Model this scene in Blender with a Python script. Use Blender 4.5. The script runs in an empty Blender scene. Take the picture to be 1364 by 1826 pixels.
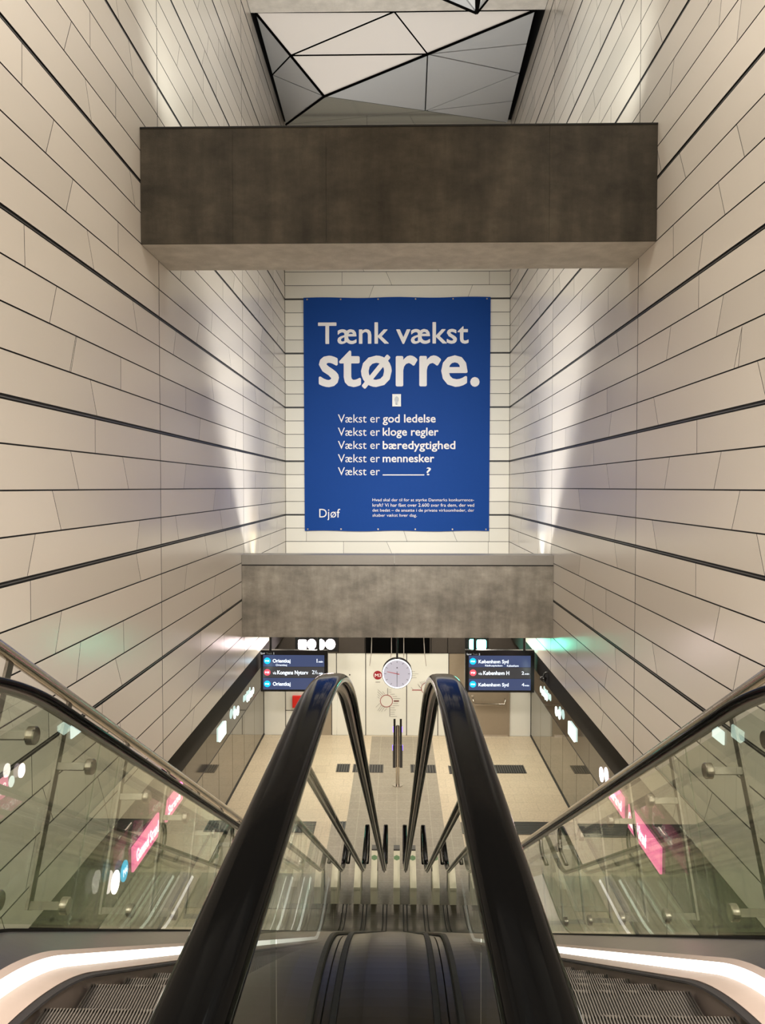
import bpy, math, random
from mathutils import Vector, Matrix
random.seed(7)
PI = math.pi
S = bpy.context.scene
COL = S.collection

# ------------------------------------------------------------------ camera
F = 1394.0
cam_d = bpy.data.cameras.new('camera')
cam = bpy.data.objects.new('camera', cam_d); COL.objects.link(cam)
cam_d.sensor_fit = 'VERTICAL'; cam_d.sensor_height = 24.0
cam_d.lens = F / 1826.0 * 24.0
cam_d.clip_start = 0.02; cam_d.clip_end = 200
PITCH = math.atan(44.5 / F); YAW = math.atan(26.0 / F)
cam.rotation_euler = (PI/2 - PITCH, 0, YAW)
S.camera = cam
RM = cam.rotation_euler.to_matrix()

def ray(px, py):
    v = RM @ Vector((px - 682.0, 913.0 - py, -F)); return v
def at_y(px, py, Y):
    v = ray(px, py); return v * (Y / v.y)
def at_x(px, py, X):
    v = ray(px, py); return v * (X / v.x)
def at_z(px, py, Z):
    v = ray(px, py); return v * (Z / v.z)

# ------------------------------------------------------------------ materials
def new_mat(name):
    m = bpy.data.materials.new(name); m.use_nodes = True
    nt = m.node_tree; b = nt.nodes['Principled BSDF']
    return m, nt, b
def simple(name, col, rough=0.5, metal=0.0, spec=0.5, emis=None, estr=0.0, coat=0.0, bump=0.0, bscale=40, var=0.0, vscale=(3,3,3), aniso=0):
    m, nt, b = new_mat(name)
    b.inputs['Base Color'].default_value = (*col, 1)
    b.inputs['Roughness'].default_value = rough
    b.inputs['Metallic'].default_value = metal
    b.inputs['Specular IOR Level'].default_value = spec
    b.inputs['Coat Weight'].default_value = coat
    b.inputs['Anisotropic'].default_value = aniso
    if emis:
        b.inputs['Emission Color'].default_value = (*emis, 1); b.inputs['Emission Strength'].default_value = estr
    tc = nt.nodes.new('ShaderNodeTexCoord')
    mp = nt.nodes.new('ShaderNodeMapping'); mp.inputs['Scale'].default_value = vscale
    nt.links.new(tc.outputs['Object'], mp.inputs[0])
    n = nt.nodes.new('ShaderNodeTexNoise'); n.inputs['Scale'].default_value = 4 if var else bscale
    n.inputs['Detail'].default_value = 5
    nt.links.new(mp.outputs[0], n.inputs['Vector'])
    if var:
        r = nt.nodes.new('ShaderNodeMapRange')
        r.inputs['To Min'].default_value = 1 - var; r.inputs['To Max'].default_value = 1 + var
        nt.links.new(n.outputs[0], r.inputs[0])
        mx = nt.nodes.new('ShaderNodeVectorMath'); mx.operation = 'SCALE'
        mx.inputs[0].default_value = col
        nt.links.new(r.outputs[0], mx.inputs['Scale'])
        nt.links.new(mx.outputs[0], b.inputs['Base Color'])
    else:
        r = nt.nodes.new('ShaderNodeMapRange')
        r.inputs['To Min'].default_value = max(0, rough - .04); r.inputs['To Max'].default_value = min(1, rough + .04)
        nt.links.new(n.outputs[0], r.inputs[0]); nt.links.new(r.outputs[0], b.inputs['Roughness'])
    if bump:
        n2 = nt.nodes.new('ShaderNodeTexNoise'); n2.inputs['Scale'].default_value = bscale; n2.inputs['Detail'].default_value = 4
        nt.links.new(mp.outputs[0], n2.inputs['Vector'])
        bp = nt.nodes.new('ShaderNodeBump'); bp.inputs['Strength'].default_value = bump; bp.inputs['Distance'].default_value = 0.01
        nt.links.new(n2.outputs[0], bp.inputs['Height']); nt.links.new(bp.outputs[0], b.inputs['Normal'])
    return m

def panel_mat(name, col, rough, spec, wave=0.12):
    # glazed wall panel: slight tone change from panel to panel, fine vertical ripple in the glaze
    m, nt, b = new_mat(name)
    N = nt.nodes; L = nt.links
    g = N.new('ShaderNodeNewGeometry')
    r = N.new('ShaderNodeMapRange'); r.inputs['To Min'].default_value = .93; r.inputs['To Max'].default_value = 1.05
    L.new(g.outputs['Random Per Island'], r.inputs[0])
    mx = N.new('ShaderNodeVectorMath'); mx.operation = 'SCALE'; mx.inputs[0].default_value = col
    L.new(r.outputs[0], mx.inputs['Scale']); L.new(mx.outputs[0], b.inputs['Base Color'])
    r2 = N.new('ShaderNodeMapRange'); r2.inputs['To Min'].default_value = rough - .05; r2.inputs['To Max'].default_value = rough + .05
    L.new(g.outputs['Random Per Island'], r2.inputs[0]); L.new(r2.outputs[0], b.inputs['Roughness'])
    b.inputs['Specular IOR Level'].default_value = spec
    tc = N.new('ShaderNodeTexCoord'); mp = N.new('ShaderNodeMapping'); mp.inputs['Scale'].default_value = (30, 30, 160)
    L.new(tc.outputs['Object'], mp.inputs[0])
    n = N.new('ShaderNodeTexNoise'); n.inputs['Scale'].default_value = 1.0; n.inputs['Detail'].default_value = 3
    L.new(mp.outputs[0], n.inputs['Vector'])
    bp = N.new('ShaderNodeBump'); bp.inputs['Strength'].default_value = wave; bp.inputs['Distance'].default_value = .004
    L.new(n.outputs[0], bp.inputs['Height']); L.new(bp.outputs[0], b.inputs['Normal'])
    return m

def concrete_mat(name, col, var=.35, zs=1.6):
    m, nt, b = new_mat(name)
    N = nt.nodes; L = nt.links
    tc = N.new('ShaderNodeTexCoord')
    def noise(scale, sc, det=6, rough=.6):
        mp = N.new('ShaderNodeMapping'); mp.inputs['Scale'].default_value = sc
        L.new(tc.outputs['Object'], mp.inputs[0])
        n = N.new('ShaderNodeTexNoise'); n.inputs['Scale'].default_value = scale; n.inputs['Detail'].default_value = det
        n.inputs['Roughness'].default_value = rough
        L.new(mp.outputs[0], n.inputs['Vector']); return n.outputs[0]
    a = noise(1.3, (1, 1, zs)); c = noise(7.0, (.6, .6, 1.0)); d = noise(60, (1, 1, 1), 3)
    e = noise(1.6, (2.6, 2.6, .45), 5)
    def mr(x, lo, hi, fmin=.3, fmax=.7):
        r = N.new('ShaderNodeMapRange'); r.inputs['From Min'].default_value = fmin; r.inputs['From Max'].default_value = fmax
        r.inputs['To Min'].default_value = lo; r.inputs['To Max'].default_value = hi; L.new(x, r.inputs[0]); return r.outputs[0]
    def mul(x, y):
        k = N.new('ShaderNodeMath'); k.operation = 'MULTIPLY'; L.new(x, k.inputs[0]); L.new(y, k.inputs[1]); return k.outputs[0]
    t = mul(mul(mr(a, 1 - var, 1 + var), mr(c, 1 - var*.45, 1 + var*.45)), mul(mr(d, .95, 1.05), mr(e, 1 - var*.75, 1 + var*.6)))
    mx = N.new('ShaderNodeVectorMath'); mx.operation = 'SCALE'; mx.inputs[0].default_value = col
    L.new(t, mx.inputs['Scale']); L.new(mx.outputs[0], b.inputs['Base Color'])
    b.inputs['Roughness'].default_value = .7
    bp = N.new('ShaderNodeBump'); bp.inputs['Strength'].default_value = .25; bp.inputs['Distance'].default_value = .01
    L.new(d, bp.inputs['Height']); L.new(bp.outputs[0], b.inputs['Normal'])
    return m

def floor_mat(name, c1, c2, mortar, bw, rh, offset=0.5, rough=.35):
    m, nt, b = new_mat(name)
    N = nt.nodes; L = nt.links
    tc = N.new('ShaderNodeTexCoord')
    br = N.new('ShaderNodeTexBrick'); br.offset = offset
    br.inputs['Scale'].default_value = 1.0
    br.inputs['Brick Width'].default_value = bw; br.inputs['Row Height'].default_value = rh
    br.inputs['Mortar Size'].default_value = .006; br.inputs['Mortar Smooth'].default_value = .1
    br.inputs['Color1'].default_value = (*c1, 1); br.inputs['Color2'].default_value = (*c2, 1); br.inputs['Mortar'].default_value = (*mortar, 1)
    L.new(tc.outputs['Object'], br.inputs['Vector'])
    n = N.new('ShaderNodeTexNoise'); n.inputs['Scale'].default_value = 25; n.inputs['Detail'].default_value = 6
    L.new(tc.outputs['Object'], n.inputs['Vector'])
    r = N.new('ShaderNodeMapRange'); r.inputs['From Min'].default_value = .3; r.inputs['From Max'].default_value = .7
    r.inputs['To Min'].default_value = .86; r.inputs['To Max'].default_value = 1.1; L.new(n.outputs[0], r.inputs[0])
    mx = N.new('ShaderNodeVectorMath'); mx.operation = 'SCALE'
    L.new(br.outputs['Color'], mx.inputs[0]); L.new(r.outputs[0], mx.inputs['Scale'])
    L.new(mx.outputs[0], b.inputs['Base Color'])
    b.inputs['Roughness'].default_value = rough
    return m

def glass_mat(name, tint, ior=1.5, rough=.0, gain=1.0):
    m = bpy.data.materials.new(name); m.use_nodes = True
    nt = m.node_tree; nt.nodes.clear(); N = nt.nodes; L = nt.links
    out = N.new('ShaderNodeOutputMaterial'); mix = N.new('ShaderNodeMixShader')
    tr = N.new('ShaderNodeBsdfTransparent'); tr.inputs[0].default_value = (*tint, 1)
    gl = N.new('ShaderNodeBsdfGlossy'); gl.inputs['Roughness'].default_value = rough; gl.inputs['Color'].default_value = (1, 1, 1, 1)
    fr = N.new('ShaderNodeFresnel'); fr.inputs[0].default_value = ior
    k = N.new('ShaderNodeMath'); k.operation = 'MULTIPLY'; k.inputs[1].default_value = gain; k.use_clamp = True
    g = N.new('ShaderNodeNewGeometry')
    # only the outward side of a pane mirrors, so a solid pane does not double its reflection
    k2 = N.new('ShaderNodeMath'); k2.operation = 'SUBTRACT'; k2.inputs[0].default_value = 1.0
    L.new(g.outputs['Backfacing'], k2.inputs[1])
    k3 = N.new('ShaderNodeMath'); k3.operation = 'MULTIPLY'
    L.new(fr.outputs[0], k.inputs[0]); L.new(k.outputs[0], k3.inputs[0]); L.new(k2.outputs[0], k3.inputs[1])
    L.new(k3.outputs[0], mix.inputs[0]); L.new(tr.outputs[0], mix.inputs[1]); L.new(gl.outputs[0], mix.inputs[2])
    L.new(mix.outputs[0], out.inputs[0])
    return m

M = {}
M['panel'] = panel_mat('glazed_wall_panel', (.74, .685, .615), .21, .5)
M['panel_end'] = panel_mat('glazed_end_wall_panel', (.74, .71, .63), .4, .35)
M['joint'] = simple('black_joint', (.012, .012, .012), .6)
M['groove_bar'] = simple('dark_groove_profile', (.09, .09, .09), .3)
M['concrete_up'] = concrete_mat('dark_shaded_concrete', (.068, .058, .043), .42)
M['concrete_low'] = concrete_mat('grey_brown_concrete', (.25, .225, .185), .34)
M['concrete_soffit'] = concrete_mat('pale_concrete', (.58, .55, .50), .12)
M['cap'] = simple('grey_sheet_metal', (.30, .28, .25), .4, .3, var=.06)
M['rubber'] = simple('black_handrail_rubber', (.002, .002, .002), .09, 0, .035)
M['rubber_matt'] = simple('matt_black_rubber', (.006, .006, .006), .45, spec=.12)
M['steel'] = simple('brushed_steel', (.55, .50, .44), .24, 1.0)
M['steel_dark'] = simple('dark_brushed_steel', (.13, .118, .10), .33, 1.0, var=.12, vscale=(1, .2, 1))
M['steel_mid'] = simple('satin_steel', (.36, .33, .31), .33, 1.0, var=.08)
M['deck'] = simple('dark_satin_deck_metal', (.065, .056, .044), .28, 1.0, var=.1)
M['skirt_dark'] = simple('skirt_metal', (.34, .28, .25), .35, .8, var=.06)
M['skirt'] = simple('pinkish_beige_metal', (.46, .37, .32), .4, .3, var=.06)
M['tread'] = simple('dark_grooved_tread', (.32, .29, .26), .32, .8)
M['tread_dark'] = simple('tread_groove_bottom', (.012, .012, .012), .6)
M['brush'] = simple('black_brush_strip', (.015, .012, .012), .8, bump=.5, bscale=400)
M['glass'] = glass_mat('greenish_glass', (.90, .935, .90), 1.5, 0, 1.5)
M['glass_guard'] = glass_mat('clear_guard_glass', (.90, .925, .89), 1.5, 0, 1.3)
M['led'] = simple('white_light_strip', (.9, .9, .9), .5, emis=(1, .95, .88), estr=2.1)
M['black_gloss'] = simple('glossy_black_panel', (.02, .018, .017), .12, 0, .6)
M['header'] = simple('dark_glass_fascia', (.02, .015, .012), .06, 0, .22)
M['black_box'] = simple('black_fascia_metal', (.012, .010, .008), .6, spec=.08, var=.2)
M['psd'] = simple('reflective_door_glass', (.13, .115, .085), .02, 0, .8, coat=.0)
M['psd'].node_tree.nodes['Principled BSDF'].inputs['IOR'].default_value = 2.0
M['white_wall'] = simple('white_enamel_panel', (.72, .72, .66), .38, var=.02)
M['soffit_dark'] = simple('dark_brown_fascia', (.05, .042, .036), .35, var=.15)
M['void'] = simple('black_recess', (.002, .002, .002), .9, spec=.02)
M['door'] = simple('bronze_door_paint', (.30, .245, .18), .35, .2, var=.05)
M['base'] = simple('beige_plinth_stone', (.46, .40, .33), .4, var=.06)
M['poster'] = simple('blue_banner_cloth', (.006, .050, .25), .6, spec=.12, var=.03, bump=.25, bscale=2.2)
M['ink'] = simple('off_white_print', (.80, .77, .76), .6)
M['white_plastic'] = simple('white_plastic', (.7, .68, .62), .4)
M['black_plastic'] = simple('black_plastic', (.01, .01, .01), .3)
M['screen_frame'] = simple('black_screen_housing', (.008, .009, .01), .25)
M['scr_blue'] = simple('screen_blue_row', (.02, .03, .06), .12, emis=(.055, .075, .17), estr=1.0)
M['scr_grey'] = simple('screen_grey_row', (.03, .03, .03), .12, emis=(.045, .045, .05), estr=1.0)
M['scr_text'] = simple('screen_white_text', (.5, .5, .5), .4, emis=(.80, .90, 1.0), estr=1.7)
M['scr_dim'] = simple('screen_dim_text', (.1, .1, .1), .4, emis=(.12, .12, .12), estr=1)
M['scr_soft'] = simple('screen_small_text', (.5, .5, .5), .4, emis=(.8, .85, .9), estr=.8)
M['m4'] = simple('cyan_line_badge', (.0, .3, .5), .4, emis=(.0, .42, .85), estr=1.6)
M['m3'] = simple('red_line_badge', (.5, .05, .06), .4, emis=(.85, .10, .14), estr=1.2)
M['sign_white'] = simple('lit_white_sign', (.9, .9, .9), .4, emis=(1, .80, .82), estr=14)
M['sign_green'] = simple('lit_mint_sign', (.5, .9, .8), .4, emis=(.12, 1.0, .68), estr=26)
M['sign_pink'] = simple('lit_pink_sign', (.9, .2, .4), .4, emis=(1.0, .16, .42), estr=1.6)
M['sign_text'] = simple('lit_white_lettering', (.9, .9, .9), .4, emis=(1, .97, .97), estr=3)
M['cool_glow'] = simple('cool_white_glow', (.9, .9, .9), .4, emis=(.75, 1.0, .92), estr=3)
M['clock_face'] = simple('backlit_clock_face', (.6, .6, .66), .2, emis=(.55, .55, .68), estr=.55)
M['clock_ring'] = simple('white_light_ring', (.9, .9, .9), .4, emis=(.9, .95, 1), estr=1.6)
M['red_hand'] = simple('red_clock_hand', (.8, .08, .08), .4)
M['grey_hand'] = simple('grey_clock_hand', (.08, .08, .09), .4)
M['red_paint'] = simple('red_enamel', (.75, .02, .015), .3)
M['map_red'] = simple('map_red_ink', (.30, .008, .018), .5)
M['map_grey'] = simple('map_grey_ink', (.30, .29, .27), .5)
M['map_dark'] = simple('map_dark_red_ink', (.16, .06, .05), .5)
M['facet_lit'] = simple('lit_ceiling_facet', (.82, .79, .77), .5)  # lit faces paler, turned-away faces greyer: light put into the colour
M['facet_shaded'] = simple('shaded_ceiling_facet', (.46, .475, .49), .3)
M['facet_mirror'] = simple('mirrored_ceiling_facet', (.50, .52, .48), .12, .7)
M['purple_led'] = simple('violet_light', (.3, .2, .9), .4, emis=(.22, .12, 1.0), estr=3)
M['green_dot'] = simple('green_sticker', (.13, .22, .11), .5)
M['plate'] = simple('pale_brushed_plate', (.66, .62, .48), .45, .2, var=.06)
M['cable'] = simple('pale_cable', (.8, .76, .7), .4)
M['grate'] = simple('dark_floor_grate', (.10, .095, .085), .45, .4)
M['floor'] = floor_mat('beige_stone_tiles', (.52, .435, .31), (.55, .46, .33), (.42, .35, .25), .9, .45)
M['floor_mid'] = floor_mat('grey_granite_tiles', (.27, .235, .18), (.29, .255, .195), (.38, .34, .26), .45, .45, 0.0, .5)
M['ochre'] = simple('ochre_plate', (.45, .25, .05), .5)
M['spot'] = simple('lamp_lens', (.9, .9, .9), .4, emis=(1, .95, .85), estr=4)

# ------------------------------------------------------------------ mesh helpers
def origin_of(o):
    v = Vector((0, 0, 0))
    while o: v += o.location; o = o.parent
    return v

class MB:
    def __init__(s): s.v = []; s.f = []; s.mi = []; s.sm = []
    def add(s, vs, fs, mi=0, sm=False):
        b = len(s.v); s.v += [Vector(x) for x in vs]
        for f in fs: s.f.append([b + i for i in f]); s.mi.append(mi); s.sm.append(sm)
    def box(s, lo, hi, mi=0):
        x0, y0, z0 = [min(a, b) for a, b in zip(lo, hi)]; x1, y1, z1 = [max(a, b) for a, b in zip(lo, hi)]
        s.add([(x0,y0,z0),(x1,y0,z0),(x1,y1,z0),(x0,y1,z0),(x0,y0,z1),(x1,y0,z1),(x1,y1,z1),(x0,y1,z1)],
              [(0,3,2,1),(4,5,6,7),(0,1,5,4),(1,2,6,5),(2,3,7,6),(3,0,4,7)], mi)
    def prism(s, poly, d, mi=0):       # poly: list of 3D points, d: extrusion vector
        n = len(poly); d = Vector(d)
        A = [Vector(p) for p in poly]; B = [p + d for p in A]
        nrm = Vector((0, 0, 0))
        for i in range(n): nrm += A[i].cross(A[(i+1) % n])
        fs = [tuple(range(n)), tuple(range(2*n-1, n-1, -1))] + [(i, n+i, n+(i+1) % n, (i+1) % n) for i in range(n)]
        if nrm.dot(d) > 0: fs = [tuple(reversed(f)) for f in fs]
        s.add(A + B, fs, mi)
    def tube(s, pts, r, n=12, mi=0, cap=True, sm=True):
        pts = [Vector(p) for p in pts]; rs = r if isinstance(r, (list, tuple)) else [r]*len(pts)
        rings = []; up = None
        for i, p in enumerate(pts):
            t = (pts[min(i+1, len(pts)-1)] - pts[max(i-1, 0)]).normalized()
            if up is None: up = t.orthogonal().normalized()
            up = (up - t * up.dot(t)).normalized(); w = t.cross(up)
            rings.append([p + (up*math.cos(2*PI*k/n) + w*math.sin(2*PI*k/n))*rs[i] for k in range(n)])
        vs = [q for rg in rings for q in rg]
        fs = [(i*n+k, i*n+(k+1) % n, (i+1)*n+(k+1) % n, (i+1)*n+k) for i in range(len(pts)-1) for k in range(n)]
        s.add(vs, fs, mi, sm)
        if cap:
            s.add(rings[0], [tuple(reversed(range(n)))], mi); s.add(rings[-1], [tuple(range(n))], mi)
    def disc(s, c, nrm, r, th=.002, n=32, mi=0, rx=None):
        c = Vector(c); nrm = Vector(nrm).normalized()
        a = Vector((0, 0, 1)) if abs(nrm.z) < .9 else Vector((1, 0, 0))
        w = nrm.cross(a).normalized(); a = w.cross(nrm)
        s.prism([c + a*math.sin(2*PI*k/n)*r + w*math.cos(2*PI*k/n)*(rx or r) for k in range(n)], nrm*th, mi)
    def ring(s, c, nrm, r0, r1, th=.002, n=48, mi=0):
        c = Vector(c); nrm = Vector(nrm).normalized()
        a = Vector((0, 0, 1)) if abs(nrm.z) < .9 else Vector((1, 0, 0))
        w = nrm.cross(a).normalized()
        for k in range(n):
            t0, t1 = 2*PI*k/n, 2*PI*(k+1)/n
            d0 = a*math.sin(t0) + w*math.cos(t0); d1 = a*math.sin(t1) + w*math.cos(t1)
            s.prism([c+d0*r0, c+d0*r1, c+d1*r1, c+d1*r0], nrm*th, mi)
    def build(s, name, mats, parent=None, base=None):
        o0 = origin_of(parent) if parent else Vector(base or (0, 0, 0))
        me = bpy.data.meshes.new(name)
        me.from_pydata([tuple(p - o0) for p in s.v], [], s.f)
        if not isinstance(mats, (list, tuple)): mats = [mats]
        for m in mats: me.materials.append(m)
        me.polygons.foreach_set('material_index', s.mi); me.polygons.foreach_set('use_smooth', s.sm)
        me.update()
        ob = bpy.data.objects.new(name, me); COL.objects.link(ob)
        if parent: ob.parent = parent
        else: ob.location = o0
        return ob

def tag(o, label=None, cat=None, group=None, kind=None):
    if label: o['label'] = label
    if cat: o['category'] = cat
    if group: o['group'] = group
    if kind: o['kind'] = kind
    return o
def thing(name, loc, label, cat, group=None):
    o = bpy.data.objects.new(name, None); o.empty_display_size = .2; COL.objects.link(o); o.location = loc
    return tag(o, label, cat, group)
def struct(o, label=None): return tag(o, label, None, None, 'structure')
def copy_tree(o, parent=None):
    c = o.copy(); COL.objects.link(c); c.parent = parent
    for ch in list(o.children): copy_tree(ch, c)
    return c

def lettering(name, s, O, R, U, x0, x1, z0, z1, mat, parent, bold=0.0, base=None, keep=False, depth=.003):
    """Text whose inked box fills x0..x1 by z0..z1 along R and U from the point O."""
    cu = bpy.data.curves.new(name, 'FONT'); cu.body = s; cu.resolution_u = 3; cu.space_character = 1.0
    cu.size = 1.0
    tmp = bpy.data.objects.new('tmp', cu); COL.objects.link(tmp)
    bpy.context.view_layer.update()
    dg = bpy.context.evaluated_depsgraph_get()
    me = bpy.data.meshes.new_from_object(tmp.evaluated_get(dg))
    bpy.data.objects.remove(tmp); bpy.data.curves.remove(cu)
    xs = [v.co.x for v in me.vertices]; ys = [v.co.y for v in me.vertices]
    if not xs: return None
    ax, bx, ay, by = min(xs), max(xs), min(ys), max(ys)
    kx = (x1 - x0) / max(1e-6, bx - ax); ky = (z1 - z0) / max(1e-6, by - ay)
    R = Vector(R); U = Vector(U); O = Vector(O); Nn = R.cross(U)
    o0 = origin_of(parent) if parent else Vector((0, 0, 0))
    for v in me.vertices:
        p = O + R*(x0 + (v.co.x - ax)*kx) + U*(z0 + (v.co.y - ay)*ky) + Nn*depth
        v.co = p - o0
    if bold > 0:      # heavier weight: the outline is spread by a thin ring of shifted copies
        rr = bold*max(kx, ky)*1.0
        vs0 = [v.co.copy() for v in me.vertices]; fs0 = [tuple(p.vertices) for p in me.polygons]
        vs = []; fs = []
        sx = (x1-x0-2*rr)/(x1-x0); sz = (z1-z0-2*rr)/(z1-z0); cxx = (x0+x1)/2; czz = (z0+z1)/2
        ctr = O + R*cxx + U*czz - o0
        for k in range(13):
            dx, dz = (0, 0) if k == 12 else (rr*math.cos(k*PI/6), rr*math.sin(k*PI/6))
            b0 = len(vs)
            for c in vs0:
                d = c - ctr; vs.append(ctr + R*(d.dot(R)*sx + dx) + U*(d.dot(U)*sz + dz) + Nn*(d.dot(Nn) + k*.00004))
            fs += [tuple(b0+i for i in f) for f in fs0]
        me = bpy.data.meshes.new(name); me.from_pydata([tuple(v) for v in vs], [], fs)
    me.materials.clear(); me.materials.append(mat); me.name = name
    ob = bpy.data.objects.new(name, me); COL.objects.link(ob)
    if parent: ob.parent = parent
    return ob

# ------------------------------------------------------------------ measures (camera at the origin, metres)
W = 3.19            # half width of the shaft
D_END = 22.3        # end wall
Z_CEIL = 10.3
Z_WALL = -3.82      # lower edge of the panelled side walls
Z_F = -7.15         # platform floor
X_P = 3.84          # platform screen doors
Z_T = .736          # height of one thick groove
ROW = .3822

# ------------------------------------------------------------------ cladding
def clad(to3, u0, u1, z0, z1, modules, joints, inward, step=1.9):
    """Rows of trapezoid panels. to3(u,z,depth)->point."""
    mb = MB(); bars = MB()
    g = .0072; G = .024
    r0 = math.floor((z0 - Z_T)/ROW); r1 = math.ceil((z1 - Z_T)/ROW)
    for r in range(r0, r1):
        zb = Z_T + r*ROW; zt = zb + ROW
        b = zb + (G if r % 4 == 0 else g); t = zt - (G if (r+1) % 4 == 0 else g)
        b = max(b, z0); t = min(t, z1)
        if t - b < .02: continue
        for mi in range(len(modules)-1):
            ua, ub = modules[mi], modules[mi+1]
            js = sorted([j for j in joints if j[0] == r and ua + .1 < j[1] < ub - .1], key=lambda j: j[1])
            if joints is None or not [j for j in joints if j[0] == r and ua < j[1] < ub]:
                js = []
                n = max(1, round((ub-ua)/step)); 
                for k in range(1, n):
                    c = ua + (ub-ua)*k/n + random.uniform(-.35, .35)*(ub-ua)/n
                    sl = random.choice([-.07, 0, 0, .07, .1, -.1])
                    js.append((r, c - sl, c + sl))
            edges = [(ua, ua)] + [(j[1], j[2]) for j in js] + [(ub, ub)]
            for k in range(len(edges)-1):
                (bl, tl), (br, tr) = edges[k], edges[k+1]
                gl = .009 if k == 0 else .0045; gr_ = .009 if k == len(edges)-2 else .0045
                mb.prism([to3(bl+gl, b, 0), to3(br-gr_, b, 0), to3(tr-gr_, t, 0), to3(tl+gl, t, 0)], to3(0, 0, .018) - to3(0, 0, 0))
                mb.mi[-5:] = [1]*5
        if (r) % 4 == 0 and z0 < zb < z1:
            d = to3(0, 0, 1) - to3(0, 0, 0)
            bars.prism([to3(u0, zb-.007, .006), to3(u1, zb-.007, .006), to3(u1, zb+.003, .006), to3(u0, zb+.003, .006)], d*.008)
    return mb, bars

def side_joints(data, X, sgn):
    out = []
    for (xa, ya, xb, yb) in data:
        p = at_x(xa, ya, X); q = at_x(xb, yb, X)
        zm = (p.z + q.z)/2; r = math.floor((zm - Z_T)/ROW)
        lo, hi = (p, q) if p.z < q.z else (q, p)
        s = (hi.y - lo.y)/max(.1, hi.z - lo.z)*ROW/2; c = (lo.y + hi.y)/2
        s = max(-.16, min(.16, s))
        out.append((r, c - s, c + s))
    return out
def conv(lst, k, ox, oy): return [(ox+a/k, oy+b/k, ox+c/k, oy+d/k) for a, b, c, d in lst]
JL = conv([(103,250,103,440),(332,148,302,272),(400,405,427,600),(541,437,541,585),(603,235,622,395),(250,603,217,748),(340,868,310,1013),
 (608,830,630,985),(552,1063,554,1207),(409,1102,438,1278),(113,1082,117,1270),(263,1365,234,1522),(622,1430,642,1577),(352,1590,338,1679),
 (822,1567,812,1665),(850,1262,845,1325),(993,1480,988,1560),(1098,1298,1090,1375),(840,255,828,345),(975,210,968,290),(1080,183,1075,247)], 2.623, 0, 0)
JL += conv([(353,122,328,275),(565,212,565,358),(424,316,452,480),(445,500,446,657),(333,655,367,820),(575,678,600,820),(247,832,284,1003),
 (653,962,640,1100),(163,1030,130,1222),(142,1248,144,1432),(638,1120,658,1245),(287,1392,260,1575),(375,1535,360,1679),(577,1430,580,1565),
 (937,493,931,590),(869,357,869,465),(990,312,1000,408),(1104,550,1100,628),(870,710,860,815),(1007,822,998,915),(822,942,835,1050),
 (1030,918,1040,1000),(874,1178,864,1283),(1007,1230,1000,1320),(1030,1310,1040,1388),(1100,645,1107,725),(1195,740,1195,812),(1080,822,1080,900),(939,1480,939,1565)], 2.623, 0, 560)
JR = conv([(1147,0,1137,110),(1245,0,1225,185),(826,85,848,200),(634,40,648,135),(907,290,885,475),(1223,615,1260,775),(1130,908,1162,1067),
 (822,728,842,850),(903,1122,903,1283),(1053,1165,1028,1368),(1032,1375,1030,1550),(1155,1483,1120,1688),(1248,1632,1232,1804),(890,1637,870,1790),
 (576,1440,576,1560),(330,1382,336,1465),(405,1393,405,1490),(447,1455,436,1568),(502,1635,512,1730),(618,1675,630,1804)], 2.818, 880, 0)
JR += conv([(1248,60,1210,265),(806,415,826,550),(1335,230,1362,360),(1022,530,1021,702),(1143,695,1108,880),
 (883,722,860,875),(1237,888,1198,1078),(798,1032,820,1183),(1325,1103,1360,1300),(1016,1255,1015,1420),(1137,1477,1106,1640),(568,757,582,873),
 (427,878,436,977),(441,325,430,432),(570,372,570,493),(623,1015,608,1140),(608,1150,622,1277),(436,1212,428,1310),(565,1385,565,1498),
 (497,1468,503,1570),(463,1338,455,1430),(798,1650,820,1804),(610,1670,617,1804),(225,455,230,530),(157,568,159,640),(502,650,503,755),(1230,1715,1213,1804)], 2.818, 880, 560)
MODS = [-8.0, -1.2, 4.65, 10.5, 16.2, D_END]
for sgn, nm, data in ((-1, 'left', JL), (1, 'right', JR)):
    jt = side_joints(data, sgn*W, sgn)
    f = lambda u, z, d, sgn=sgn: Vector((sgn*(W + d), u, z))
    mb, bars = clad(f, -8, D_END, Z_WALL, Z_CEIL, MODS, jt, -sgn)
    wl = struct(mb.build('wall_' + nm, [M['panel'], M['joint']]))
    bars.build('groove_profile', M['groove_bar'], wl)
    bk = MB(); bk.box((sgn*(W+.016), -8, Z_WALL), (sgn*(W+.25), D_END+.3, Z_CEIL))
    bk.build('joint_backing', M['joint'], wl)
JE = conv([(357,45,357,122),(612,45,645,122),(1210,40,1210,118),(540,125,512,195),(1112,122,1085,190),(710,1550,733,1605),
 (992,1548,1022,1605),(1208,1550,1208,1605),(150,1550,150,1605),(365,1608,365,1680),(615,1608,648,1680),(1203,1608,1203,1680)], 3.2476, 500, 470)
je = []
for a in JE:
    p = at_y(a[0], a[1], D_END); q = at_y(a[2], a[3], D_END)
    je.append((math.floor(((p.z+q.z)/2 - Z_T)/ROW), min(p, q, key=lambda v: v.z).x, max(p, q, key=lambda v: v.z).x))
for r in range(0, 13):
    if not [j for j in je if j[0] == r]: je.append((r, .4*math.sin(r*2.3), .4*math.sin(r*2.3) + .05))
fe = lambda u, z, d: Vector((u, D_END + d, z))
mb, bars = clad(fe, -W, W, -2.3, Z_CEIL, [-W, W], je, 1, 2.0)
we = struct(mb.build('wall_end', [M['panel_end'], M['joint']])); bars.build('groove_profile', M['groove_bar'], we)
bk = MB(); bk.box((-W, D_END+.016, -2.6), (W, D_END+.25, Z_CEIL)); bk.build('joint_backing', M['joint'], we)

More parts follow.
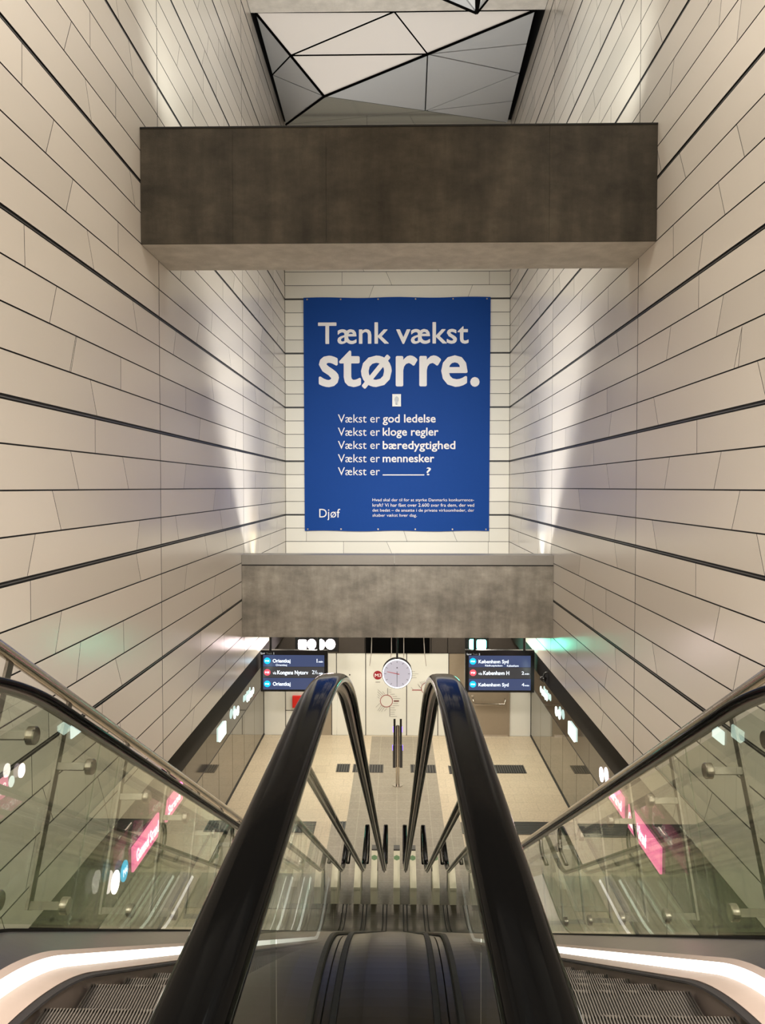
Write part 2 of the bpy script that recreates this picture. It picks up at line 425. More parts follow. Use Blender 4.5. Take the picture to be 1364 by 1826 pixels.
# corner shadow gaps, module joints are the gaps themselves
mb = MB(); mb.box((-W-.2, -8.2, -1.6), (W+.2, -8.0, Z_CEIL)); struct(mb.build('wall_back', M['panel']))
# ------------------------------------------------------------------ concrete beams and ceiling
def beam(name, y0, y1, z0, z1, mats, label, cat='beam', seams=(), cap=None, soffit=None):
    t = thing(name, (0, (y0+y1)/2, z0), label, cat)
    mb = MB(); xs = [-W+.004] + list(seams) + [W-.004]
    for a, b in zip(xs[:-1], xs[1:]):
        mb.box((a+.0025 if a > -W+.01 else a, y0, z0), (b-.0025 if b < W-.01 else b, y1, z1))
    mb.box((-W+.01, y0+.004, z0+.004), (W-.01, y1-.004, z1-.004))
    mb.build('concrete_body', mats, t)
    if soffit:
        s = MB(); s.box((-W+.004, y0+.03, z0-.004), (W-.004, y1-.002, z0+.002)); s.build('underside', soffit, t)
    if cap:
        c = MB()
        for a, b in ((-W+.004, -.06), (-.055, W-.004)):
            c.box((a, y0-.02, cap[0]), (b, y0+.45, cap[1]))
        c.build('metal_capping', M['cap'], t)
        c = MB(); c.box((-W+.004, y0-.004, cap[0]-.025), (W-.004, y0+.3, cap[0])); c.build('shadow_gap', M['joint'], t)
    return t
U_T = at_y(708, 226, 9.77).z; U_B = at_y(708, 432, 9.77).z
U_D = at_z(708, 480, U_B).y
ub = beam('concrete_beam', 9.77, U_D, U_B, U_T, M['concrete_up'], 'dark brown concrete beam spanning the shaft above the blue banner', seams=(-2.04, -.88, 1.87), soffit=M['concrete_soffit'])  # shaded face and lit underside put into the concrete colours
e = MB(); e.box((-W+.004, 9.76, U_T), (W-.004, 9.9, U_T+.02)); e.build('black_top_edge', M['joint'], ub)
L_Y = 15.95
L_B = at_y(708, 1137, L_Y).z; L_C = at_y(708, 1007, L_Y).z; L_T = at_y(708, 990, L_Y).z
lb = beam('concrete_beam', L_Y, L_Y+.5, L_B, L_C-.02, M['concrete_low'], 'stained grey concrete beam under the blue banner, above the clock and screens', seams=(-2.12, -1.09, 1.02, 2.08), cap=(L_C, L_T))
sl = MB(); sl.box((-W+.004, L_Y+.5, -2.5), (W-.004, D_END-.004, -2.2)); struct(sl.build('trim_1', M['concrete_soffit']))
# ceiling
mb = MB(); mb.box((-W-.2, -8.2, Z_CEIL+1.0), (W+.2, D_END+.3, Z_CEIL+1.2)); struct(mb.build('ceiling', M['concrete_soffit']))
mb = MB(); mb.box((-W-.2, -8.2, Z_CEIL), (-W+.0, D_END+.3, Z_CEIL+1.0)); mb.box((W, -8.2, Z_CEIL), (W+.2, D_END+.3, Z_CEIL+1.0)); mb.box((-W, D_END, Z_CEIL), (W, D_END+.2, Z_CEIL+1.0))
struct(mb.build('trim_2', M['joint']))
C_Y = at_z(708, 20, Z_CEIL).y
mb = MB(); mb.box((-W+.004, C_Y-1.6, Z_CEIL), (W-.004, C_Y, Z_CEIL+.99)); 
t = thing('concrete_beam', (0, C_Y-.8, Z_CEIL), 'pale concrete beam high up, in front of the faceted ceiling', 'beam'); mb.build('concrete_body', M['concrete_soffit'], t)
for yy in (3.2,):
    mb = MB(); mb.box((-W+.004, yy, Z_CEIL-1), (W-.004, yy+1.1, Z_CEIL+.99)); struct(mb.build('trim_3', M['concrete_soffit']))
# recess above the facets
mb = MB(); mb.box((-W+.01, C_Y+.01, Z_CEIL+.55), (W-.01, D_END-.01, Z_CEIL+.6)); struct(mb.build('trim_4', M['void']))

# faceted inverted pyramid of ceiling panels
def facet_pyramid(name, base, apex, tris, label, loc, ridges=()):
    """tris: (material index, [3 points]) flat triangular panels with dark joints between."""
    t = thing(name, loc, label, 'ceiling panels')
    def inset(p, k):
        c = sum(p, Vector())/3; out = []
        for i in range(3):
            a, b, d = p[i], p[(i+1) % 3], p[(i-1) % 3]
            e1 = (b-a).normalized(); e2 = (d-a).normalized(); s = max(.15, e1.cross(e2).length)
            out.append(a + (e1 + e2)*(k/s))
        return out
    for mi, pts in tris:
        p = [Vector(q) for q in pts]
        n = (p[1]-p[0]).cross(p[2]-p[0]).normalized()
        if n.z > 0: n = -n
        m = MB(); q = inset(p, .016); m.prism(q, -n*.03)
        m.build('facet_panel', [M['facet_lit'], M['facet_shaded'], M['facet_mirror']][mi], t)
    A = [Vector(b) for b in base]; a = Vector(apex)
    k = MB(); up = Vector((0, 0, .05))
    for i in range(len(A)): k.add([A[i]+up, A[(i+1) % len(A)]+up, a+up], [(0, 1, 2)])
    k.build('black_backing', M['void'], t)
    for ra in ridges:
        q = MB(); q.tube([Vector(ra), a], .03, 6); q.build('ridge_joint', M['void'], t)
    return t
# plane points from the photograph, given their own heights
zt = Z_CEIL + .02
A = at_z(455, 22, zt); C = at_z(955, 18, zt); B = at_z(703, 21, zt)
G = at_y(510, 222, D_END-.2); G.z = min(G.z, zt); Hh = at_y(905, 219, D_END-.2)
ZA = 9.0
Fp = at_z(578, 172, ZA)
def on_plane(px, py, p0, p1, p2):
    n = (p1-p0).cross(p2-p0); r = ray(px, py); return r*(n.dot(p0)/n.dot(r))
D = A.lerp(Fp, .52); 
def near_edge(px, py, a, b):
    best = None
    for i in range(201):
        q = a.lerp(b, i/200); 
        v = RM.transposed() @ q; sx = 682 + F*v.x/(-v.z); sy = 913 - F*v.y/(-v.z)
        d = (sx-px)**2 + (sy-py)**2
        if best is None or d < best[0]: best = (d, q)
    return best[1]
D = near_edge(518, 99, A, Fp); E = near_edge(762, 98, C, Fp); I = near_edge(483, 134, A, G)
J1 = near_edge(945, 80, C, Hh); J2 = near_edge(930, 132, C, Hh); J3 = near_edge(914, 180, C, Hh)
K1 = near_edge(758, 200, Fp, Hh); N1 = near_edge(540, 200, Fp, G)
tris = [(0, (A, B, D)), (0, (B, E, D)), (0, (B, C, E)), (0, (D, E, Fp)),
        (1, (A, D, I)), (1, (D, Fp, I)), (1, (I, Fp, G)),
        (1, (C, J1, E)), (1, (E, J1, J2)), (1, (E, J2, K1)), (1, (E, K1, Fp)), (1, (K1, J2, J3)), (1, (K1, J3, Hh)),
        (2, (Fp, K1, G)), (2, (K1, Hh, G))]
facet_pyramid('faceted_ceiling_panel', [A, C, Hh, G], Fp, tris, 'faceted pyramid of triangular ceiling panels, painted in lit and shaded tones, above the upper beam', (0, 19.5, Z_CEIL), (A, C, G))
# the next crystal, nearer the viewer, of which only the tip shows
tip = at_y(850, 23, 14.3)
zb2 = Z_CEIL + .3
b1 = Vector((-2.6, 14.9, zb2)); b2 = Vector((-2.6, 10.2, zb2)); b3 = Vector((2.9, 10.2, zb2)); b4 = Vector((2.9, 14.9, zb2))
bm_ = Vector((1.75, 10.2, zb2)); bl = Vector((.95, 10.2, zb2))
facet_pyramid('faceted_ceiling_panel', [b1, b2, b3, b4], tip,
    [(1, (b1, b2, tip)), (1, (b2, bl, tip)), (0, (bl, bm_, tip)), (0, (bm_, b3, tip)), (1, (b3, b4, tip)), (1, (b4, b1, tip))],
    'nearer ceiling crystal whose white tip hangs into the top edge of the picture', (0, 13, zb2), (b1, bl, bm_, b4))

# ------------------------------------------------------------------ lower level: platform
mb = MB(); mb.box((-X_P-.3, -2, Z_F-.2), (X_P+.3, D_END+.2, Z_F)); struct(mb.build('floor', M['floor']))
mb = MB(); mb.box((-.72, 11, Z_F), (.68, D_END-.1, Z_F+.004)); struct(mb.build('trim_5', M['floor_mid']))
mb = MB(); mb.box((-W-.1, -8, -1.74), (W+.1, 1.15, -1.54)); struct(mb.build('trim_6', M['floor_mid']))
# wall below the shaft at the far end
ZT0 = at_y(650, 1165, D_END).z; ZB0 = at_y(650, 1316, D_END).z
we2 = MB(); we2.box((-X_P-.2, D_END+.02, Z_F), (X_P+.2, D_END+.3, -2.4)); lw = struct(we2.build('wall_lower_end', M['joint']))
xsp = [at_y(x, 1240, D_END).x for x in (467, 509, 600, 652, 725, 800)]
xr0 = at_y(907, 1240, D_END).x; xr1 = X_P
def wpanel(a, b, z0, z1, mat=M['white_wall']):
    m = MB(); m.box((a+.012, D_END, z0), (b-.012, D_END+.02, z1)); m.build('wall_panel', mat, lw)
xx = [-X_P] + [v for v in xsp[1:]]
zmid = at_y(540, 1267, D_END).z
for i in range(len(xx)-1):
    if i == 1: wpanel(xx[i], xx[i+1], ZB0, zmid-.012); wpanel(xx[i], xx[i+1], zmid+.012, ZT0)
    else: wpanel(xx[i], xx[i+1], ZB0, ZT0)
wpanel(xx[-1], at_y(834, 1240, D_END).x, ZB0, ZT0, M['door'])
wpanel(xr0, xr1, ZB0, ZT0); 
zd1 = at_y(870, 1232, D_END).z + 1.0
m = MB()
ZBB = ZB0
m.box((-X_P, D_END-.015, Z_F), (xsp[-1], D_END+.015, ZB0-.01)); m.box((xr0, D_END-.015, Z_F), (X_P, D_END+.015, ZB0-.01))
struct(m.build('baseboard_end', M['base']))
fas = MB()
fx = [-X_P, -1.68, -.92, .98, 1.45, X_P]
for a, b in zip(fx[:-1], fx[1:]): fas.box((a+.01, D_END-.02, ZT0+.02), (b-.01, D_END+.02, -2.5))
struct(fas.build('trim_7', M['soffit_dark']))
v = MB(); vA = at_y(652, 1140, D_END-.03); vB = at_y(766, 1164, D_END-.03); v.box((vA.x, D_END-.035, ZT0+.02), (vB.x, D_END-.022, -2.8)); struct(v.build('trim_8', M['void']))
# service door
dx0, dx1 = at_y(838, 1300, D_END).x, at_y(905, 1300, D_END).x
dt = struct((lambda m: (m.box((dx0, D_END-.02, Z_F), (dx1, D_END+.02, Z_F+2.35)), m.build('door_1', M['door']))[1])(MB()), None)
m = MB(); 
for a, b in ((dx0-.06, dx0), (dx1, dx1+.05)): m.box((a, D_END-.035, Z_F), (b, D_END+.02, Z_F+2.4))
m.build('door_frame', M['door'], dt)
hz = at_y(870, 1254, D_END).z; ha, hb = at_y(843, 1254, D_END).x, at_y(900, 1254, D_END).x
m = MB(); m.tube([(ha, D_END-.03, hz+.14), (ha, D_END-.10, hz+.12), (ha+.03, D_END-.12, hz), (hb-.03, D_END-.12, hz), (hb, D_END-.10, hz+.12), (hb, D_END-.03, hz+.14)], .022, 8)
m.build('push_bar', M['steel'], dt)
m = MB(); lk = at_y(842, 1240, D_END); m.disc((lk.x, D_END-.022, lk.z), (0, -1, 0), .035, .02); m.build('lock', M['steel'], dt)
m = MB(); m.box((dx0, D_END-.03, Z_F), (dx1, D_END-.02, Z_F+.05)); m.build('kick_strip', M['steel'], dt)
# red alarm cabinet
a, b = at_y(522, 1240, D_END), at_y(538, 1261, D_END)
t = thing('fire_cabinet', (a.x, D_END, b.z), 'small red square cabinet on the white wall below the left screen', 'cabinet')
m = MB(); m.box((a.x, D_END-.08, b.z), (b.x, D_END, a.z)); m.build('cabinet_body', M['red_paint'], t)
m = MB(); m.box((a.x+.03, D_END-.09, b.z+.03), (b.x-.03, D_END-.08, a.z-.03)); dd = m.build('cabinet_door', M['red_paint'], t)
m = MB(); m.disc((b.x-.05, D_END-.09, (a.z+b.z)/2), (0, -1, 0), .012, .01); m.build('lock', M['black_plastic'], dd)
# metro map printed on the wall
Y_M = D_END - .006
mc = at_y(689, 1250, Y_M)
t = thing('metro_map', (mc.x, Y_M, mc.z-1), 'printed metro line map with ring and radiating lines, left of the clock', 'map')
m = MB(); R_ = .175; m.ring(mc, (0, -1, 0), R_-.008, R_+.008); m.build('ring_line', M['map_red'], t)
m = MB()
for k in range(13):
    z = mc.z + .17 - k*.031; 
def one(name, a, b, w, mat):
    q = MB(); strip(q, a, b, w); return q.build(name, mat, t)
def strip(m, a, b, w):
    a = Vector(a); b = Vector(b); d = (b-a).normalized(); n = Vector((-d.z, 0, d.x))*w
    m.prism([a+n, b+n, b-n, a-n], (0, -.002, 0))
def P(zx, zy): return at_y(620+zx/7.578, 1130+zy/7.578, Y_M)   # picture point on the map wall
for zy, x0, x1 in ((760,555,590),(788,555,590),(818,575,635),(848,610,665),(875,610,710),(943,612,680),(973,605,690),(1000,580,635),(1030,575,650),(1060,575,635),(1088,575,635),(1118,575,665)):
    one('station_name', P(x0, zy), P(x1, zy), .0045, M['map_grey'])
for (x0, y0, x1, y1) in ((405,755,480,825),(470,780,500,815),(403,785,460,840),(403,820,435,850),(403,850,430,875),(435,940,380,995),(460,960,405,1040),(480,975,425,1050),(500,985,455,1055),(530,1010,495,1045)):
    one('station_name', P(x0, y0), P(x1, y1), .0045, M['map_grey'])

one('branch_line', P(540, 735), P(540, 825), .01, M['map_grey']); one('branch_line', P(568, 985), P(568, 1120), .01, M['map_grey'])
m = MB(); strip(m, P(622, 910), P(693, 910), .02); m.build('highlighted_station', M['map_dark'], t)
mcn = P(405, 560)
m = MB(); m.disc(mcn, (0, -1, 0), .125, .004); bd = m.build('line_badge', M['map_red'], t)
lettering('badge_text', 'M3', (0, Y_M-.004, 0), (1, 0, 0), (0, 0, 1), P(365, 560).x, P(455, 560).x, P(0, 583).z, P(0, 537).z, M['ink'], bd, .02)
m = MB(); strip(m, P(375, 653), P(438, 653), .01); m.build('badge_caption', M['map_grey'], t)
t = thing('metro_map', (P(950, 0).x, Y_M, P(0, 900).z), 'part of a printed line map right of the clock, half hidden by the handrail', 'map')
m = MB()
for zy, x1 in ((512, 910), (543, 955), (567, 915), (595, 930)): one('station_name', P(865, zy), P(x1, zy), .0045, M['map_grey'])
for k in range(4): one('station_name', P(975+k*20, 650-k*5), P(1010+k*15, 700-k*8), .0045, M['map_grey'])
for k in range(4): one('station_name', P(945+k*8, 680+k*12), P(985+k*6, 730+k*6), .0045, M['map_grey'])
one('station_name', P(855, 725), P(885, 750), .0045, M['map_grey'])

one('line_drawing', P(870, 762), P(995, 762), .01, M['map_red']); m = MB(); m.ring(P(1075, 740), (0, -1, 0), .165, .18, n=40); m.build('line_drawing', M['map_red'], t)
m = MB(); m.disc(P(27, 555), (0, -1, 0), .02, .01); tag(m.build('wall_button', M['black_plastic']), 'tiny black button on the white wall left of the map', 'button')

# black box under the side walls, header and screen doors
for sgn, nm in ((-1, 'left'), (1, 'right')):
    m = MB(); m.box((sgn*(W-.0), 1.2, Z_WALL-.40), (sgn*(W+.3), D_END, Z_WALL-.012)); struct(m.build('trim_9' if sgn < 0 else 'trim_10', M['black_box']))
    hx = W + .22
    t = thing('platform_screen', (sgn*X_P, 12, Z_F), 'glass platform screen doors under a dark header along the %s side' % nm, 'screen doors')
    m = MB(); ys = [1.2 + 1.4*k for k in range(15)] + [D_END]
    for a, b in zip(ys[:-1], ys[1:]): m.box((sgn*hx, a+.004, -5.03), (sgn*(X_P+.1), b-.004, Z_WALL-.40))
    m.build('header', M['header'], t)
    m = MB(); m.box((sgn*hx-.002*sgn, 1.2, -5.05), (sgn*(hx+.05), D_END, -5.03)); m.build('header_edge', M['joint'], t)
    for a, b in zip(ys[:-1], ys[1:]):
        m = MB(); m.box((sgn*X_P, a+.012, Z_F+.03), (sgn*(X_P+.03), b-.012, -5.03)); m.build('glass_pane', M['psd'], t)
    m = MB(); m.box((sgn*(X_P+.012), 1.2, Z_F), (sgn*(X_P+.1), D_END, -5.03)); m.box((sgn*(X_P-.02), 1.2, Z_F), (sgn*(X_P+.1), D_END, Z_F+.035)); m.build('frame', M['joint'], t)
    # lit signs on the header, and glowing shapes for mirrored signs
    fx_ = sgn*(hx - .034)
    def HP(px, py): return at_x(px, py, fx_)
    def hsign(y0, y1, z0, z1, mat, name, label, cat, text=None, tr=None):
        tt = thing(name, (fx_, (y0+y1)/2, z0), label, cat)
        q = MB(); q.box((fx_, y0, z0), (fx_ + sgn*.03, y1, z1)); q.build('lit_face', mat, tt)
        if text:
            if sgn < 0: R = Vector((0, 1, 0)); O = Vector((fx_+.004, 0, 0)); aa, bb = tr
            else: R = Vector((0, -1, 0)); O = Vector((fx_-.004, 0, 0)); aa, bb = -tr[1], -tr[0]
            lettering('lettering', text, O, R, (0, 0, 1), aa, bb, z0+.07, z1-.08, M['sign_text'], tt, .02)
        return tt
    def hdisc(y, z, r, mat, name, label, text=None, ry=None):
        tt = thing(name, (fx_, y, z-r), label, 'badge')
        q = MB(); q.disc((fx_, y, z), (-sgn, 0, 0), r, .012); q.build('lit_disc', mat, tt)
        if text:
            if sgn < 0: lettering('lettering', text, (fx_+.016, 0, 0), (0, 1, 0), (0, 0, 1), y-r*.6, y+r*.6, z-r*.35, z+r*.35, M['sign_text'], tt, .02)
            else: lettering('lettering', text, (fx_-.016, 0, 0), (0, -1, 0), (0, 0, 1), -y-r*.6, -y+r*.6, z-r*.35, z+r*.35, M['sign_text'], tt, .02)
        return tt
    k = fx_/ (sgn*3.4)
    if sgn < 0:
        p1 = at_x(238, 1512, fx_); p2 = at_x(238, 1556, fx_); q1 = at_x(284, 1446, fx_); r1 = at_x(295, 1430, fx_); r2 = at_x(326, 1392, fx_)
    else:
        p1 = at_x(1177, 1512, fx_); p2 = at_x(1177, 1560, fx_); q1 = at_x(1120, 1434, fx_); r1 = at_x(1113, 1425, fx_); r2 = at_x(1086, 1392, fx_)
    hsign(p1.y, q1.y, p2.z, p1.z, M['sign_pink'], 'station_sign', 'larger lit pink station name sign on the %s header, nearest the viewer' % nm, 'sign', 'Gammel Strand',
          (p1.y+.1, q1.y-.05) if sgn < 0 else (p1.y+.55, q1.y-.04))
    hsign(r1.y+.06, r2.y, p2.z+.02, p1.z-.01, M['sign_pink'], 'station_sign', 'second lit pink sign farther along the %s header' % nm, 'sign', 'Strand', (r1.y+.12, r1.y+.75))
    if sgn < 0:
        c = at_x(221, 1553, fx_); hdisc(c.y, c.z, .125, M['m4'], 'line_badge', 'cyan lit round line badge beside the nearest pink sign on the left header', 'M4')
        c = at_x(205, 1573, fx_); hdisc(c.y, c.z, .13, M['sign_white'], 'line_badge', 'white lit round badge, nearest on the left header')
        for (x0, y0, n_) in ((422, 1272, 2),):
            c = at_x(x0, y0, fx_)
        hs = ((446, 1240, .62, 'glowing strip standing in for reflected lettering near the far end of the left header'), (421, 1271, .42, 'pair of glowing ovals standing in for sign reflections on the left header'))
        gq = (398, 1304)
    else:
        hs = ((970, 1238, .55, 'glowing strip standing in for reflected lettering near the far end of the right header'), (995, 1272, .42, 'pair of glowing ovals standing in for sign reflections on the right header'))
        gq = (1018, 1304)
        c = at_x(1073, 1381, fx_); hdisc(c.y, c.z, .115, M['sign_white'], 'line_badge', 'white lit round badge on the right header, just above the guard rail')
        c = at_x(1083, 1401, fx_); hdisc(c.y, c.z, .09, M['cool_glow'], 'line_badge', 'cool white badge on the right header beside the far pink sign')
    for hi, (x0, y0, L_, lab) in enumerate(hs):  # glowing shapes stand in for hanging signs mirrored in the dark header
        c = at_x(x0, y0, fx_); tt = thing('header_reflection', (fx_, c.y, c.z-.1), lab, 'sign')
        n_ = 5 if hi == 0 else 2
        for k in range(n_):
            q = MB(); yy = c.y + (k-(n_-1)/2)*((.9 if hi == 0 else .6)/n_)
            q.disc((fx_, yy, c.z + (.0 if k % 2 else .02)), (-sgn, 0, 0), .075 if hi == 0 else .10, .012, 24, rx=.075 if hi == 0 else .12); q.build('mirrored_glow', M['cool_glow'], tt)
    c = at_x(gq[0], gq[1], fx_); hsign(c.y-.26, c.y+.26, c.z-.125, c.z+.125, M['cool_glow'], 'header_reflection', 'pale green-white glowing square standing in for a sign reflection on the %s header' % nm, 'sign')
# camera dome on the right box
c = at_x(976, 1209, W-.01)
t = thing('security_camera', c, 'small black dome camera on the black fascia right of the right screen', 'camera')
m = MB(); m.tube([c + Vector((0, 0, .12)), c + Vector((-.06, 0, .10)), c + Vector((-.09, 0, 0))], .02, 8); m.build('bracket', M['black_plastic'], t)
m = MB(); m.tube([c + Vector((-.09, 0, .03)), c + Vector((-.09, 0, 0)), c + Vector((-.09, 0, -.06)), c + Vector((-.09, 0, -.09))], [.05, .075, .06, .02], 16); m.build('dome', M['black_gloss'], t)
# lower side walls on the platform beyond the box are the far room

# floor grates
for (x0, x1, yc0, yc1, lab) in ((612, 628, 0, 0, ''),):
    pass
def grate(x0, x1, y0, y1, label, bars='y'):
    a = at_z(x0, y1, Z_F); b = at_z(x1, y0, Z_F)
    t = thing('floor_grate', (a.x, a.y, Z_F), label, 'grate', 'metal floor grates')
    m = MB(); m.box((a.x, a.y, Z_F+.004), (b.x, b.y, Z_F+.008)); m.build('pit', M['joint'], t)
    m = MB()
    n = max(3, int((b.x-a.x)/.06))
    if bars == 'y':
        for k in range(n+1): x = a.x + (b.x-a.x)*k/n; m.box((x-.012, a.y, Z_F+.004), (x+.012, b.y, Z_F+.016))
    else:
        n = max(3, int((b.y-a.y)/.07))
        for k in range(n+1): y = a.y + (b.y-a.y)*k/n; m.box((a.x, y-.014, Z_F+.004), (b.x, y+.014, Z_F+.016))
    m.build('bars', M['grate'], t)
grate(560, 583, 1365, 1379, 'dark grate seen beside the left handrail, far row')
grate(612, 635, 1365, 1379, 'dark grate seen through the left glass, far row')
grate(658, 683, 1364, 1378, 'dark grate left of the slim info post')
grate(733, 757, 1364, 1378, 'dark grate right of the slim info post')
grate(766, 786, 1364, 1378, 'dark grate seen through the right glass, far row')
grate(874, 932, 1365, 1379, 'wide dark grate on the right side of the far floor')
grate(487, 520, 1365, 1379, 'dark grate behind the left handrail, far row')
grate(338, 372, 1469, 1488, 'solid dark plate beyond the left guard rail')
grate(330, 620, 1467, 1487, 'long ribbed grate across the left floor, near row', 'x')
grate(768, 800, 1467, 1487, 'dark grate on the near row seen past the right handrail', 'y')
grate(912, 1060, 1468, 1488, 'long ribbed grate across the right floor, near row', 'x')

# slim double info post on the platform
pb = at_z(709, 1401, Z_F)
t = thing('info_post', (pb.x, pb.y, Z_F), 'slim steel post with two black panels and violet lights behind the clock', 'post')
m = MB(); m.tube([(pb.x, pb.y, Z_F), (pb.x, pb.y, Z_F+1.45)], .045, 14); m.disc((pb.x, pb.y, Z_F), (0, 0, 1), .12, .02); m.build('steel_column', M['steel'], t)
for sx in (-1, 1):
    m = MB(); xa = pb.x + sx*.05; xb = pb.x + sx*.115
    m.box((xa, pb.y-.05, Z_F+.45), (xb, pb.y+.05, Z_F+.98)); m.box((xa, pb.y-.05, Z_F+1.0), (pb.x+sx*.10, pb.y+.05, Z_F+1.60)); pn = m.build('black_panel', M['black_gloss'], t)
    for (qa, qb, za_, zb2_) in ((.101, .112, 1.3, 1.42), (.116, .125, .86, .98)):
        m = MB(); m.box((pb.x+sx*qa, pb.y-.03, Z_F+za_), (pb.x+sx*qb, pb.y+.03, Z_F+zb2_)); m.build('violet_light', M['purple_led'], pn)

# clock
cc = at_y(708, 1200, 17.0); cr = at_y(735, 1200, 17.0).x - cc.x
t = thing('station_clock', (cc.x, cc.y, cc.z-cr), 'round backlit station clock hanging on a rod under the lower beam', 'clock')
m = MB(); m.tube([cc + Vector((0, -.07, 0)), cc + Vector((0, .09, .0))], cr, 56); m.build('housing', M['black_gloss'], t)
m = MB(); m.disc(cc + Vector((0, -.072, 0)), (0, -1, 0), cr*.97, .004, 56); m.build('clock_face', M['clock_face'], t)
m = MB(); m.ring(cc + Vector((0, -.077, 0)), (0, -1, 0), cr*.905, cr*.965, .004, 56); m.build('light_ring', M['clock_ring'], t)
m = MB()
for k in range(12):
    a = k*PI/6; d = Vector((math.sin(a), 0, math.cos(a))); n = Vector((d.z, 0, -d.x))*.004
    p, q = cc + Vector((0, -.078, 0)) + d*cr*.72, cc + Vector((0, -.078, 0)) + d*cr*.84
    m.prism([p+n, q+n, q-n, p-n], (0, -.002, 0))
m.build('hour_marks', M['grey_hand'], t)
def hand(m, ang, r0, r1, w):
    a = math.radians(ang); d = Vector((math.sin(a), 0, math.cos(a))); n = Vector((d.z, 0, -d.x))*w
    o = cc + Vector((0, -.082, 0)); m.prism([o-d*r0+n, o+d*r1+n*.6, o+d*r1-n*.6, o-d*r0-n], (0, -.003, 0))
m = MB(); hand(m, -78, .05, .22, .008); m.build('minute_hand', M['red_hand'], t)
m = MB(); hand(m, 180, .05, cr*.85, .006); m.build('hour_hand', M['grey_hand'], t)
m = MB(); o = cc + Vector((0, -.08, cr*.37)); m.prism([o+Vector((-.018, 0, 0)), o+Vector((.018, 0, 0)), o+Vector((0, 0, .03))], (0, -.003, 0)); m.build('triangle_mark', M['black_plastic'], t)
m = MB(); m.tube([cc + Vector((0, 0, cr-.01)), cc + Vector((0, 0, -2.5-cc.z))], .02, 10); m.build('rod', M['black_plastic'], t)
m = MB(); m.disc((cc.x, cc.y, -2.52), (0, 0, 1), .08, .02); m.build('ceiling_plate', M['black_plastic'], t)
# pale cables
for i, (xa, xm, xb, yb) in enumerate(((663, 662, 659, 1187), (698, 698, 696, 1173), (720, 720, 720, 1174), (755, 757, 760, 1188))):
    top = at_y(xa, 1130, 16.7); mid = at_y(xm, 1165, 16.7); bot = at_y(xb, yb, 16.7)
    m = MB(); m.tube([Vector((top.x, top.y, -2.5)), top, mid, bot], .009, 6)
    tag(m.build('cable', M['cable'], base=bot), ['pale cable hanging left of the clock, outermost', 'pale cable hanging just left of the clock rod', 'pale cable hanging just right of the clock rod', 'pale cable hanging right of the clock, outermost'][i], 'cable')

# departure screens
def screen(x0, x1, y0, y1, label, rows, header, k, ox, oy, inner):
    Y = 17.8
    a = at_y(x0, y0, Y); b = at_y(x1, y1, Y)
    t = thing('departure_screen', ((a.x+b.x)/2, Y, b.z), label, 'screen')
    m = MB(); m.box((a.x, Y, b.z), (b.x, Y+.12, a.z)); m.build('housing', M['screen_frame'], t)
    def Q(zx, zy, Yq=Y): return at_y(ox+zx/k, oy+zy/k, Yq)
    ix0, ix1, ys, _r = inner
    for i in range(3):
        p, q = Q(ix0, ys[i]), Q(ix1, ys[i+1]); m = MB(); m.box((p.x, Y-.006, q.z), (q.x, Y, p.z)); m.build('display_row', M['scr_blue'] if i != 1 else M['scr_grey'], t)
    def T(s, x0_, x1_, yt, yb_, mat, bold=.0, nm='display_text'):
        return lettering(nm, s, (0, Y-.008, 0), (1, 0, 0), (0, 0, 1), Q(x0_, 0).x, Q(x1_, 0).x, Q(0, yb_).z, Q(0, yt).z, mat, t, bold, depth=.003)
    for r in rows: T(*r)
    for (s, cx, cy, mat) in header:
        c = Q(cx, cy, Y-.006); m = MB(); rr = inner[3]; m.disc(c, (0, -1, 0), rr, .004); bb = m.build('line_badge', mat, t)
        lettering('badge_text', s, (0, Y-.012, 0), (1, 0, 0), (0, 0, 1), c.x-rr*.62, c.x+rr*.62, c.z-rr*.28, c.z+rr*.28, M['scr_text'], bb, .03)
    for xx_ in (a.x+.22, b.x-.22):
        m = MB(); m.tube([(xx_, Y+.06, a.z), (xx_, Y+.06, -2.5)], .03, 8); m.build('hanger', M['black_plastic'], t)
    return t
k2 = 6.82
screen(464.5, 584.5, 1159.5, 1233.5, 'left departure screen listing Orientkaj and Kongens Nytorv', [
    ('Spor', 168, 222, 292, 322, M['scr_soft']), ('Track', 236, 308, 294, 318, M['scr_dim']), ('1', 326, 330, 292, 318, M['scr_soft']),
    ('Orientkaj', 315, 530, 373, 430, M['scr_text'], .014), ('1', 850, 858, 370, 415, M['scr_text']), ('min', 873, 925, 393, 415, M['scr_text'], .01),
    ('Orientkaj', 352, 487, 433, 466, M['scr_text']),
    ('via', 315, 358, 525, 560, M['scr_text']), ('Kongens Nytorv', 370, 745, 512, 575, M['scr_text'], .014), ('2½', 793, 860, 508, 556, M['scr_text']), ('min', 873, 925, 533, 556, M['scr_text'], .01),
    ('Orientkaj', 315, 530, 652, 712, M['scr_text'], .014)],
    [('M4', 249, 398, M['m4']), ('M3', 249, 538, M['m3']), ('M4', 249, 678, M['m4'])], k2, 440, 1120, (200, 943, (327, 470, 605, 748), .075))
k3 = 9.743
